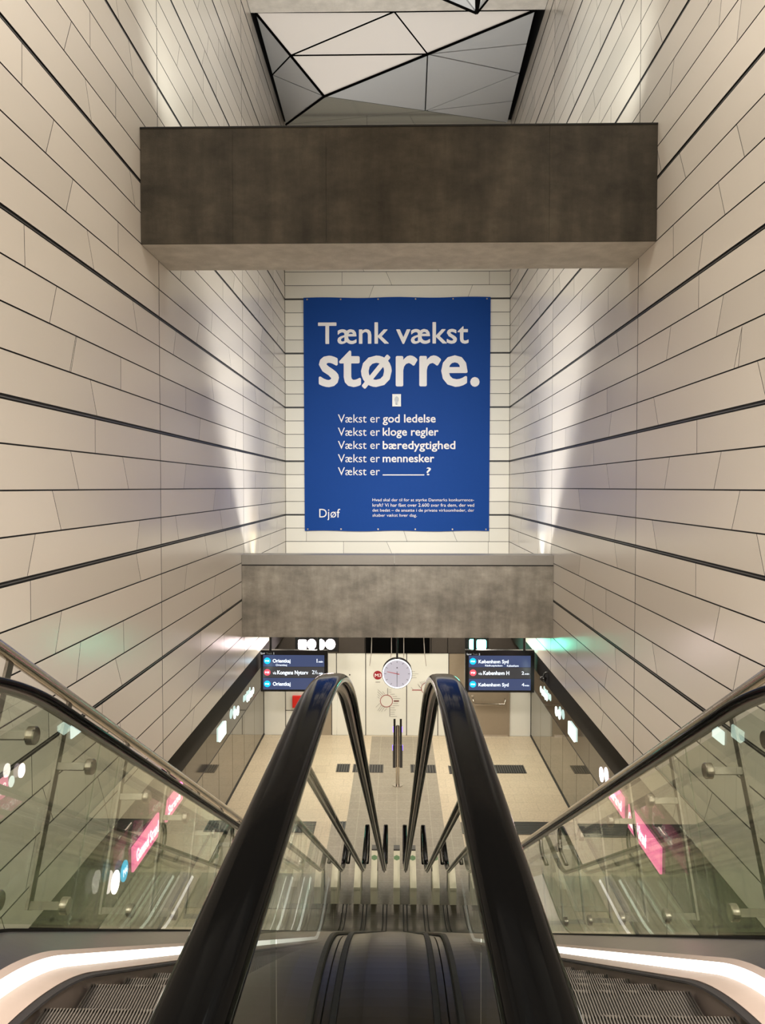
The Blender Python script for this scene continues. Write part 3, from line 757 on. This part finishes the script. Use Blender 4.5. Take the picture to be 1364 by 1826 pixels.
screen(829.5, 952.5, 1159.5, 1235, 'right departure screen listing København Syd and København H', [
    ('Spor', 118, 205, 338, 376, M['scr_soft']), ('Track', 225, 310, 338, 370, M['scr_dim']), ('2', 328, 350, 338, 370, M['scr_soft']),
    ('København Syd', 325, 847, 450, 530, M['scr_text'], .014), ('Rådhuspladsen', 440, 740, 533, 575, M['scr_text']), ('København', 820, 1022, 533, 572, M['scr_text']),
    ('via', 322, 388, 668, 712, M['scr_text']), ('København H', 408, 860, 645, 715, M['scr_text'], .014), ('2', 1075, 1118, 650, 705, M['scr_text']), ('min', 1132, 1205, 678, 706, M['scr_text'], .01),
    ('København Syd', 325, 850, 852, 930, M['scr_text'], .014), ('4', 1078, 1122, 850, 908, M['scr_text']), ('min', 1132, 1205, 878, 906, M['scr_text'], .01)],
    [('M4', 226, 480, M['m4']), ('M3', 228, 678, M['m3']), ('M4', 226, 878, M['m4'])], k3, 820, 1130, (155, 1228, (380, 585, 782, 985), .075))
# small symbols on the screens stay in the lettering

# hanging lit symbols behind the lower beam
YS = 21.4
def hang(name, items, label, mat):
    c0 = at_y(items[0][0], items[0][1], YS)
    t = thing(name, c0, label, 'sign', None)
    xs_ = [at_y(i[0], i[1], YS).x for i in items]; zc = c0.z
    m = MB(); m.box((min(xs_)-.2, YS+.02, zc-.2), (max(xs_)+.2, YS+.10, zc+.2)); m.build('housing', M['screen_frame'], t)
    for (px, py, shp, w) in items:
        c = at_y(px, py, YS); m = MB()
        if shp == 'o': m.disc((c.x, YS+.018, c.z), (0, -1, 0), .145, .012, 32, rx=w)
        else:
            n = 28; pts = []
            for k in range(n):
                a = 2*PI*k/n; ca, sa = math.cos(a), math.sin(a)
                pts.append(Vector((c.x + w*math.copysign(abs(ca)**.35, ca), YS+.018, c.z + .135*math.copysign(abs(sa)**.35, sa))))
            m.prism(pts, (0, -.012, 0))
        m.build('lit_symbol', mat, t)
    m = MB()
    for xx_ in (min(xs_), max(xs_)): m.tube([(xx_, YS+.06, zc+.2), (xx_, YS+.06, -2.5)], .018, 8)
    m.build('hanger', M['black_plastic'], t)
hang('symbol_sign', [(539, 1149.5, 's', .118), (555.5, 1149, 'o', .125), (572.5, 1149.5, 'o', .105), (589, 1149, 'o', .135)], 'glowing white square and three discs above the left screen', M['sign_white'])
hang('symbol_sign', [(842.5, 1149, 's', .09), (858.5, 1149.5, 's', .13)], 'two glowing mint green squares above the right screen', M['sign_green'])

# ------------------------------------------------------------------ blue banner
YB = D_END - .05
a = at_y(541, 531, YB); b = at_y(873, 947, YB)
t = thing('banner', ((a.x+b.x)/2, YB, b.z), 'huge blue cloth banner with white Danish text on the end wall', 'banner')
m = MB(); nx, nz = 40, 50
vs = []
for j in range(nz+1):
    for i in range(nx+1):
        u, w = i/nx, j/nz
        y = YB + .003*math.sin(u*23 + w*9)*math.sin(w*17) 
        x = a.x + (b.x-a.x)*u + .03*(1-w)*(1-2*u)*0.6
        vs.append((x, y, b.z + (a.z-b.z)*w + .012*math.sin(u*PI*5)*(1 if j in (0, nz) else 0)))
fs = [(j*(nx+1)+i, j*(nx+1)+i+1, (j+1)*(nx+1)+i+1, (j+1)*(nx+1)+i) for j in range(nz) for i in range(nx)]
m.add(vs, fs, 0, True); n0 = len(vs)
m.box((a.x+.03, YB+.012, b.z+.03), (b.x-.03, YB+.03, a.z-.03))
m.build('cloth', M['poster'], t)
kp = 3.2476
def BT(s, x0, x1, yt, yb_, bold, mat=M['ink']):
    q0 = at_y(500+x0/kp, 470+yb_/kp, YB-.012); q1 = at_y(500+x1/kp, 470+yt/kp, YB-.012)
    return lettering('printed_text', s, (0, YB-.012, 0), (1, 0, 0), (0, 0, 1), q0.x, q1.x, q0.z, q1.z, mat, t, bold, depth=.002)
BT('Tænk vækst', 218, 1090, 338, 467, .012)
BT('større.', 222, 1154, 500, 726, .017)
for w_, x1, base, desc, z0_ in (('god ledelse', 899, 920, 936, 873), ('kloge regler', 915, 997, 1012, 950), ('bæredygtighed', 1013, 1073, 1090, 1027), ('mennesker', 891, 1150, 1151, 1104)):
    BT('Vækst er', 333, 576, z0_, base+1, -.004)
    BT(w_, 592, x1, z0_, desc, .016)
BT('Vækst er', 333, 576, 1180, 1226, -.004); BT('?', 846, 872, 1180, 1226, .006)
q0 = at_y(500+592/kp, 470+1227/kp, YB-.012); q1 = at_y(500+833/kp, 470+1221/kp, YB-.012)
m = MB(); m.box((q0.x, YB-.016, q0.z), (q1.x, YB-.013, q1.z)); m.build('printed_line', M['ink'], t)
BT('Djøf', 225, 346, 1420, 1487, -.002, M['ink'])
BT('Hvad skal der til for at styrke Danmarks konkurrence-', 533, 1121, 1360, 1382, .0, M['ink'])
BT('kraft? Vi har fået over 2.600 svar fra dem, der ved', 533, 1122, 1389, 1411, .0, M['ink'])
BT('det bedst – de ansatte i de private virksomheder, der', 533, 1122, 1420, 1442, .0, M['ink'])
BT('skaber vækst hver dag.', 533, 790, 1449, 1471, .0, M['ink'])
m = MB()
for fx2 in (.02, .2, .4, .6, .8, .98):
    for zz in (a.z-.05, b.z+.05): m.disc((a.x+(b.x-a.x)*fx2, YB-.008, zz), (0, -1, 0), .022, .004, 12)
m.build('eyelets', M['steel'], t)
# device showing through the banner
q0 = at_y(500+648/kp, 470+828/kp, YB-.02); q1 = at_y(500+698/kp, 470+757/kp, YB-.02)
t = thing('wall_sensor', (q0.x, YB-.02, q0.z), 'small white box with a black sensor in the middle of the banner', 'sensor')
m = MB(); m.box((q0.x, YB-.06, q0.z), (q1.x, YB-.02, q1.z)); m.build('plate', M['white_plastic'], t)
cx_ = (q0.x+q1.x)/2; cz_ = (q0.z+q1.z)/2
m = MB(); m.disc((cx_, YB-.062, cz_+.02), (0, -1, 0), .085, .05, 20, rx=.055); m.box((cx_-.03, YB-.1, cz_-.12), (cx_+.03, YB-.06, cz_-.02)); m.build('sensor_head', M['black_plastic'], t)

# ------------------------------------------------------------------ escalators
HZ, DK, R1 = -.507, 2.577, 3.1
ZB = Z_F + 1.03; R2 = 1.5
A30 = PI/6
Db = DK + (HZ - ZB)/math.tan(A30)
D0, D1_ = -.75, 13.95
T1 = R1*math.tan(A30/2); T2 = R2*math.tan(A30/2)
def path_pts(ds=D0, de=D1_, newel0=False, newel1=False, nr=.27):
    P_ = []
    if newel0:
        P_.append((ds+.35, HZ-2*nr, -PI))
        for k in range(13): a = -PI + PI*k/12; P_.append((ds + nr*math.sin(a), HZ - nr + nr*math.cos(a), a))
    else: P_.append((ds, HZ, 0))
    y = ds
    s0 = DK - T1
    n = max(1, int((s0-ds)/.3))
    for k in range(1, n): P_.append((ds+(s0-ds)*k/n, HZ, 0))
    for k in range(25):
        a = A30*k/24; P_.append((s0+R1*math.sin(a), HZ-R1+R1*math.cos(a), a))
    ya, za = P_[-1][0], P_[-1][1]
    yb = Db - T2*math.cos(A30); zb_ = ZB + T2*math.sin(A30)
    for k in range(1, 24): P_.append((ya+(yb-ya)*k/24, za+(zb_-za)*k/24, A30))
    cy, cz = Db+T2, ZB+R2
    for k in range(15):
        a = A30*(1-k/14); P_.append((cy-R2*math.sin(a), cz-R2*math.cos(a), a))
    P_.append((de, ZB, 0))
    if newel1:
        for k in range(1, 13): a = PI*k/12; P_.append((de+nr*math.sin(a), ZB-nr+nr*math.cos(a), a))
        P_.append((de-.35, ZB-2*nr, PI))
    return P_
def off(p, t): return (p[0] - t*math.sin(p[2]), p[1] - t*math.cos(p[2]))
PATH = path_pts()
# arc-length table
ARC = [0]
for i in range(1, len(PATH)): ARC.append(ARC[-1] + math.hypot(PATH[i][0]-PATH[i-1][0], PATH[i][1]-PATH[i-1][1]))
def along(s):
    s = max(0, min(ARC[-1]-1e-6, s))
    for i in range(1, len(ARC)):
        if ARC[i] >= s:
            f = (s-ARC[i-1])/max(1e-9, ARC[i]-ARC[i-1]); p, q = PATH[i-1], PATH[i]
            return tuple(p[j] + (q[j]-p[j])*f for j in range(3))
def sub_path(s0, s1):
    P_ = [along(s0)] + [PATH[i] for i in range(len(PATH)) if s0 + 1e-4 < ARC[i] < s1 - 1e-4] + [along(s1)]
    return P_
def sweep(mb, pts, prof, mi=0, sm=False, closed=True, flip=False):
    """prof: (x, t) points; x lateral, t distance under the handrail line."""
    n = len(prof); vs = []
    for p in pts:
        for (x, t_) in prof:
            y, z = off(p, t_); vs.append((x, y, z))
    fs = []
    for i in range(len(pts)-1):
        for k in range(n if closed else n-1):
            f = (i*n+k, i*n+(k+1) % n, (i+1)*n+(k+1) % n, (i+1)*n+k)
            fs.append(tuple(reversed(f)) if flip else f)
    area = sum(prof[k][0]*prof[(k+1) % n][1] - prof[(k+1) % n][0]*prof[k][1] for k in range(n))
    if closed and area < 0: fs = [tuple(reversed(f)) for f in fs]
    mb.add(vs, fs, mi, sm)
    if closed:
        a = tuple(range(n)); b = tuple((len(pts)-1)*n + k for k in reversed(range(n)))
        if area < 0: a = tuple(reversed(a)); b = tuple(reversed(b))
        base = len(mb.v) - len(vs)
        mb.f.append([base+k for k in reversed(a)]); mb.mi.append(mi); mb.sm.append(False)
        mb.f.append([base+k for k in reversed(b)]); mb.mi.append(mi); mb.sm.append(False)
def rect(x0, x1, t0, t1): return [(x0, t0), (x1, t0), (x1, t1), (x0, t1)]
XC = -.03
XI, XO = .172, 1.425
# handrail cross section (C shape, rounded)
def hr_prof(x):
    pr = []
    w, h = .040, .030
    for k in range(9):
        a = PI - PI*k/8; pr.append((x + (w-.012)*math.copysign(1, math.cos(a))*(1 if abs(math.cos(a)) > .3 else abs(math.cos(a))/.3) + .012*math.cos(a), .004*(1-math.sin(a)) + .0))
    pr = [(x-w, .018), (x-w+.001, .012), (x-w+.005, .006), (x-w+.012, .002), (x-.015, 0), (x+.015, 0), (x+w-.012, .002), (x+w-.005, .006), (x+w-.001, .012), (x+w, .018),
          (x+w-.001, .026), (x+w-.006, .030), (x+w-.016, .031), (x+w-.018, .024), (x-w+.018, .024), (x-w+.016, .031), (x-w+.006, .030), (x-w+.001, .026)]
    return pr
# a step with cleats (shared mesh)
def step_mesh():
    m = MB(); g = MB()
    x0, x1 = .512, 1.085
    # tread plate
    n = 56; w = (x1-x0)/n
    m.box((x0, 0, -.03), (x1, .405, -.012), 1)
    for k in range(n):
        xa = x0 + k*w
        m.box((xa, .0, -.012), (xa+w*.45, .405, 0), 0)
    # riser, cleated, curved
    prev = None
    for k in range(n):
        xa = x0 + k*w; xb = xa + w*.45
        pts = [(.405, 0), (.412, -.06), (.408, -.13), (.395, -.21)]
        for (ya, za), (yb, zb_) in zip(pts[:-1], pts[1:]):
            m.add([(xa, ya, za), (xb, ya, za), (xb, yb, zb_), (xa, yb, zb_)], [(3, 2, 1, 0)], 0)
            m.add([(xa, ya, za), (xa, yb, zb_), (xa, yb-.012, zb_), (xa, ya-.012, za)], [(0, 1, 2, 3)], 0)
            m.add([(xb, ya, za), (xb, yb, zb_), (xb, yb-.012, zb_), (xb, ya-.012, za)], [(3, 2, 1, 0)], 0)
    m.box((x0, .30, -.21), (x1, .394, -.012), 1)
    return m
def make_escalator(label):
    s = 1   # built for the right-hand escalator; the left one is mirrored through its meshes
    root = thing('escalator', (XC, 6.5, Z_F), label, 'escalator', None)
    full = path_pts(newel0=True, newel1=True)
    X = lambda x: XC + x
    for xx_, nm in ((XI, 'inner'), (XO, 'outer')):
        m = MB(); sweep(m, full, [(X(0)+p[0], p[1]) for p in hr_prof(xx_)], sm=True); m.build('handrail', M['rubber'], root)
        m = MB(); sweep(m, full, [(X(xx_-.017), .026), (X(xx_+.017), .026), (X(xx_+.017), .040), (X(xx_+.012), .052), (X(xx_-.012), .052), (X(xx_-.017), .040)])
        gd = m.build('handrail_guide', M['steel_mid'], root)
        # glass panes with seams
        seams = [0, 2.0, 3.35, 4.7, 6.05, 7.4, 8.75, 10.1, 11.45, 12.8, 14.1, 15.4, ARC[-1]]
        seams = [q for q in seams if q <= ARC[-1]]
        for qa, qb in zip(seams[:-1], seams[1:]):
            m = MB(); pp = sub_path(qa+.003, qb-.003)
            sweep(m, pp, rect(X(xx_-.005), X(xx_+.005), .045, .90)); m.build('glass_panel', M['glass'], root)
        for (yy, zz, sg) in ((D0, HZ, -1), (D1_, ZB, 1)):
            m = MB(); pts = [Vector((X(xx_-.005), yy, zz-.045))] + [Vector((X(xx_-.005), yy+sg*.235*math.sin(a), zz-.27+.235*math.cos(a))) for a in [PI*k/12 for k in range(1, 13)]] + [Vector((X(xx_-.005), yy, zz-.505))]
            m.prism(pts, (.01, 0, 0)); m.build('glass_newel', M['glass'], root)
    # inner decking, light strip, skirts
    for side, xg, sg in (('outer', XO, 1), ('inner', XI, -1)):
        P0 = PATH; q = lambda d, t_: (X(xg - sg*d), t_)
        m = MB(); sweep(m, P0, [q(.008, .868), q(.008, .90), q(.185, .95), q(.19, .925), q(.016, .866)]); m.build('inner_decking', M['steel_mid'], root)
        m = MB(); sweep(m, P0, [q(.0065, .855), q(.016, .855), q(.016, .875), q(.0065, .875)]); m.build('glass_gasket', M['rubber_matt'], root)
        if sg > 0:
            m = MB(); sweep(m, P0, [q(.19, .925), q(.185, .95), q(.21, .955), q(.215, .939)]); m.build('upper_trim', M['skirt'], root)
            m = MB(); sweep(m, P0, [q(.215, .940), q(.244, .976), q(.235, .985), q(.205, .95)]); m.build('light_strip', M['led'], root)
            m = MB(); sweep(m, P0, [q(.244, .977), q(.335, .992), q(.33, 1.0), q(.235, .986)]); m.build('lower_trim', M['skirt'], root)
        else:
            m = MB(); sweep(m, P0, [q(.19, .925), q(.335, .992), q(.33, 1.0), q(.185, .95)]); m.build('lower_trim', M['steel_mid'], root)
        m = MB(); sweep(m, P0, [q(.335, .992), q(.315, .992), q(.315, 1.25), q(.335, 1.25)]); m.build('skirt_panel', M['skirt_dark'], root)
        m = MB(); sweep(m, P0, [q(.335, .996), q(.36, .999), q(.362, 1.006), q(.335, 1.012)]); m.build('brush_strip', M['brush'], root)
    # outer deck
    m = MB(); sweep(m, PATH, rect(X(XO+.006), X(XO+.13), .872, .90)); m.build('outer_decking', M['deck'], root)
    # truss cladding
    tr = [along(ARC[-1]*k/60) for k in range(61)]
    m = MB(); sweep(m, [p for p in tr if p[0] < 11.2], rect(X(XI+.005), X(XO+.12), 1.32, 1.62)); m.build('truss_cladding', M['deck'], root)
    m = MB(); sweep(m, [p for p in PATH if p[0] < 11.2], rect(X(XO+.11), X(XO+.125), .9, 1.6)); m.build('side_cladding', M['steel_mid'], root)
    # floor plates
    m = MB(); m.box((X(.512), -.8, -1.57), (X(1.085), 1.19, -1.538)); m.build('floor_plate', M['steel_dark'], root)
    m = MB(); m.box((X(.512), 13.0, Z_F+.0), (X(1.085), 14.2, Z_F+.012)); m.build('floor_plate', M['steel_dark'], root)
    # steps
    sm_ = step_mesh(); first = None
    # the step chain runs 1.03 m under the handrail
    s = 0; steps = []; pos = []
    prevy = None
    PT = [off(p, 1.03) for p in [along(ARC[-1]*k/900) for k in range(901)]]
    acc = 0; target = .86
    y_start = 1.195
    L_ = 0
    for i in range(1, len(PT)):
        L_ += math.hypot(PT[i][0]-PT[i-1][0], PT[i][1]-PT[i-1][1])
        if PT[i][0] < y_start + .405: L_ = 0; 
        if L_ == 0 and PT[i][0] >= y_start + .39 and not pos: pos.append(PT[i])
        if L_ >= .405: pos.append(PT[i]); L_ = 0
    for k, (yy, zz) in enumerate(pos):
        if first is None:
            me_owner = MB(); me_owner.v = [Vector(v) + Vector((XC, 0, 0)) + Vector((0, 0, 0)) for v in sm_.v]; me_owner.f = sm_.f; me_owner.mi = sm_.mi; me_owner.sm = sm_.sm
            o = me_owner.build('step', [M['tread'], M['tread_dark']], None); first = o
            o.parent = root; 
        else:
            o = first.copy(); COL.objects.link(o); o.parent = root
        o.location = Vector((0, yy-.405, zz)) - origin_of(root)
    return root
esc_r = make_escalator('right escalator running down, with glass sides and a white light strip')
bpy.context.view_layer.update()
# mirrored copy: mesh data is mirrored about x = XC
esc_l = esc_r.copy(); COL.objects.link(esc_l); esc_l['label'] = 'left escalator running down, with glass sides and a white light strip'
mirr = {}
for ch in list(esc_r.children):
    c = ch.copy(); COL.objects.link(c); c.parent = esc_l
    if ch.data.name not in mirr:
        me = ch.data.copy()
        for v in me.vertices:
            if ch.name.startswith('step'): v.co.x = 2*0 - v.co.x + 2*XC
            else: v.co.x = -v.co.x
        me.flip_normals(); me.update(); mirr[ch.data.name] = me
    c.data = mirr[ch.data.name]

# divider deck between the escalators
t = thing('escalator_divider', (XC, 6.5, Z_F), 'dark metal deck with black rubber edges between the two escalators', 'divider')
PD = path_pts(de=12.86)
m = MB(); sweep(m, PD, [(XC-.127, .862), (XC-.06, .857), (XC+.06, .857), (XC+.127, .862), (XC+.127, .88), (XC-.127, .88)], sm=False); m.build('deck_plate', M['deck'], t)
for sg in (-1, 1):
    m = MB(); sweep(m, PD, [(XC+sg*.127, .857), (XC+sg*.142, .855), (XC+sg*.146, .862), (XC+sg*.146, .90), (XC+sg*.127, .90)]); m.build('rubber_edge', M['rubber_matt'], t)
    m = MB(); sweep(m, PD, rect(XC+sg*.1465, XC+sg*.165, .868, .90)); m.build('metal_edge', M['deck'], t)
# pale end cover at the bottom between handrails
t = thing('end_cover', (XC, 13.3, Z_F), 'pale upright end cover with a green sticker between the lower handrail ends', 'cover')
zc0 = at_y(707, 1515, 13.9).z; zc1 = at_y(707, 1583, 12.6).z
p0, p1, q0_, q1_ = at_y(701.5, 1583, 12.9), at_y(713, 1583, 12.9), at_y(702, 1517, 13.6), at_y(713, 1517, 13.6)
m = MB(); m.prism([p0, p1, q1_, q0_], (0, 0, -.04)); m.box((p0.x, 12.92, Z_F), (p1.x, 13.55, p0.z-.04)); m.build('cover_plate', M['plate'], t)
pc = (p0.lerp(q0_, .8) + p1.lerp(q1_, .8))/2; nr_ = (p1-p0).cross(q0_-p0).normalized(); 
m = MB(); m.disc(pc, nr_ if nr_.y < 0 or nr_.z > 0 else -nr_, (p1.x-p0.x)*.52, .004, 6); m.build('green_sticker', M['green_dot'], t)
m = MB(); m.box((p0.x, 13.62, Z_F), (p1.x, 13.78, q0_.z+.02)); m.build('dark_block', M['grate'], t)

# ------------------------------------------------------------------ guard rails beside the escalators
def guard(label):
    t = thing('guard_rail', (0, 6.5, Z_F), label, 'guard rail', None)
    xt = 1.75; xg = 1.575
    GP = [p for p in path_pts(-.5, 13.4)]
    m = MB(); m.tube([(xt, *off(p, -.235)) for p in GP], .030, 18); m.build('top_rail', M['steel'], t)
    s0 = .5
    posts = []
    # posts by their distance along the handrail line
    for k in range(13):
        posts.append(3.3 + k*.93*1.0)
    def s_at_y(y):
        for i in range(len(PATH)):
            if PATH[i][0] >= y: 
                f = (y-PATH[i-1][0])/(PATH[i][0]-PATH[i-1][0]); return ARC[i-1] + f*(ARC[i]-ARC[i-1])
        return ARC[-1]
    GY = [3.38] + [4.01 + .893*j for j in range(10)]
    seam = []
    for k in range(11):
        p = along(s_at_y(GY[k]))
        tz = Vector((0, -math.sin(p[2]), -math.cos(p[2])))      # down-normal
        al = Vector((0, math.cos(p[2]), -math.sin(p[2])))       # along
        o = Vector((xt, p[0], p[1]))
        m = MB()
        def pt(x, n, a): return Vector((x, p[0], p[1])) + tz*n + al*a
        m.prism([pt(xt-.006, -.21, -.026), pt(xt-.006, -.21, .026), pt(xt-.006, .78, .026), pt(xt-.006, .78, -.026)], (.014, 0, 0))
        po = m.build('post', M['steel_dark'], t)
        for n_ in (.12, .76):
            m = MB(); m.prism([pt(xg+.03, n_-.018, 0-.012), pt(xg+.03, n_+.018, -.012), pt(xg+.03, n_+.018, .012), pt(xg+.03, n_-.018, .012)], (xt-xg-.03, 0, 0)); m.build('arm', M['steel_dark'], po)
            m = MB(); c = pt(xg-.012, n_, 0); m.tube([c + Vector((.03, 0, 0)), c + Vector((.0, 0, 0)), c + Vector((-.005, 0, 0))], [.040, .040, .036], 24, sm=False); m.build('glass_clamp', M['steel'], po)
        seam.append(s_at_y(GY[k]))
    cuts = [.6, 2.0] + [seam[i] + .42 for i in range(1, 11, 2)] + [ARC[-1]-.4]
    for qa, qb in zip(cuts[:-1], cuts[1:]):
        m = MB(); sweep(m, sub_path(qa+.006, qb-.006), rect(xg, xg+.012, -.02, .84)); m.build('glass_panel', M['glass_guard'], t)
    return t
gr = guard('steel guard rail with clamped glass beside the right wall')
gl = gr.copy(); COL.objects.link(gl); gl['label'] = 'steel guard rail with clamped glass beside the left wall'
def mirror_tree(src, dst):
    for ch in list(src.children):
        c = ch.copy(); COL.objects.link(c); c.parent = dst
        me = ch.data.copy()
        for v in me.vertices: v.co.x = -v.co.x
        me.flip_normals(); c.data = me
        mirror_tree(ch, c)
mirror_tree(gr, gl)

# ------------------------------------------------------------------ lamps
def area(name, loc, rot, sx, sy, power, col=(1, .93, .85), spread=180):
    l = bpy.data.lights.new(name, 'AREA'); l.shape = 'RECTANGLE'; l.size = sx; l.size_y = sy; l.energy = power; l.color = col; l.spread = math.radians(spread)
    o = bpy.data.objects.new(name, l); COL.objects.link(o); o.location = loc; o.rotation_euler = rot; return o
def spot(name, loc, target, power, col=(1, .93, .85), size=60, blend=.6, rad=.05):
    l = bpy.data.lights.new(name, 'SPOT'); l.energy = power; l.color = col; l.spot_size = math.radians(size); l.spot_blend = blend; l.shadow_soft_size = rad
    o = bpy.data.objects.new(name, l); COL.objects.link(o); o.location = loc
    o.rotation_euler = (Vector(target)-Vector(loc)).to_track_quat('-Z', 'Y').to_euler(); return o
def lum(x, y, z, sx, sy, label):
    t = thing('ceiling_light', (x, y, z), label, 'lamp', 'linear ceiling lights')
    m = MB(); m.box((x-sx/2-.02, y-sy/2-.02, z+.01), (x+sx/2+.02, y+sy/2+.02, z+.06)); m.build('housing', M['steel_dark'], t)
# mezzanine lamps behind the viewer
WARM = (1, .88, .74)
for x in (-1.7, 1.7):
    area('mezzanine_lamp_fill', (x, -2.9, 2.55), (0, 0, 0), .5, 4.0, 235, WARM)
for x in (-1.6, 1.6):  # added forward fill that brightens the lower side walls
    area('mezzanine_lamp_fill', (x, -.6, 2.6), (math.radians(50), 0, 0), .8, .4, 190, (1, .90, .80), 84)
# unseen fill added high up to brighten the side walls
for sg in (-1, 1):
    area('wall_fill', (-sg*.9, 4.2, 7.6), (0, math.radians(-sg*58), 0), .5, 3.0, 215, (1, .94, .84), 125)
    area('wall_fill', (-sg*.6, 12.6, 9.3), (0, math.radians(-sg*45), 0), .4, 2.0, 60, (.92, 1, .95), 150)
# lamp on the far side of the upper beam, facing the banner
area('beam_lamp', (0, U_D+.12, U_B+.5), (math.radians(68), 0, 0), 3.4, .3, 230, (.97, .98, .95), 78)
# uplights on the beams
for sg, colr in ((-1, (1, .87, .62)), (1, (.85, .94, 1))):
    spot('uplight', (sg*2.8, 17.2, -2.0), (sg*3.3, 17.35, 3.0), 150, colr, 75, .9)
    spot('uplight', (sg*2.0, 10.45, U_T+.1), (sg*3.6, 12.2, 9.0), 150, (.97, 1, .90), 110, 1)
    spot('uplight', (sg*1.4, 10.6, U_T+.15), (sg*.8, 18.5, 10.5), 235, (1, .97, .95), 70, .8)
area('slab_uplight', (0, 16.9, -1.95), (math.radians(180+28), 0, 0), 5.0, .2, 330, (1, .98, .93), 110)
# platform lamps under the slab and beside the shaft
for sg in (-1, 1):
    area('platform_lamp', (sg*2.3, 19.6, -2.56), (0, 0, 0), .25, 4.6, 165, (1, .93, .80))
area('platform_lamp', (0, 19.4, -2.56), (0, 0, 0), 1.2, 3.5, 120, (1, .93, .80))
for sg in (-1, 1):
    area('platform_lamp', (sg*2.6, 9.5, Z_WALL-.2), (0, 0, 0), .2, 9.0, 135, (1, .90, .74))

# ------------------------------------------------------------------ world and view
w = bpy.data.worlds.new('world'); S.world = w; w.use_nodes = True
w.node_tree.nodes['Background'].inputs[0].default_value = (.02, .02, .02, 1)
w.node_tree.nodes['Background'].inputs[1].default_value = 1
S.view_settings.view_transform = 'Standard'; S.view_settings.look = 'None'; S.view_settings.gamma = 1; S.view_settings.exposure = -0.14
S.view_settings.use_curve_mapping = False
c = S.cycles
c.max_bounces = 10; c.transparent_max_bounces = 40; c.diffuse_bounces = 5; c.glossy_bounces = 5
c.caustics_reflective = False; c.caustics_refractive = False
c.sample_clamp_indirect = 6; c.use_denoising = True
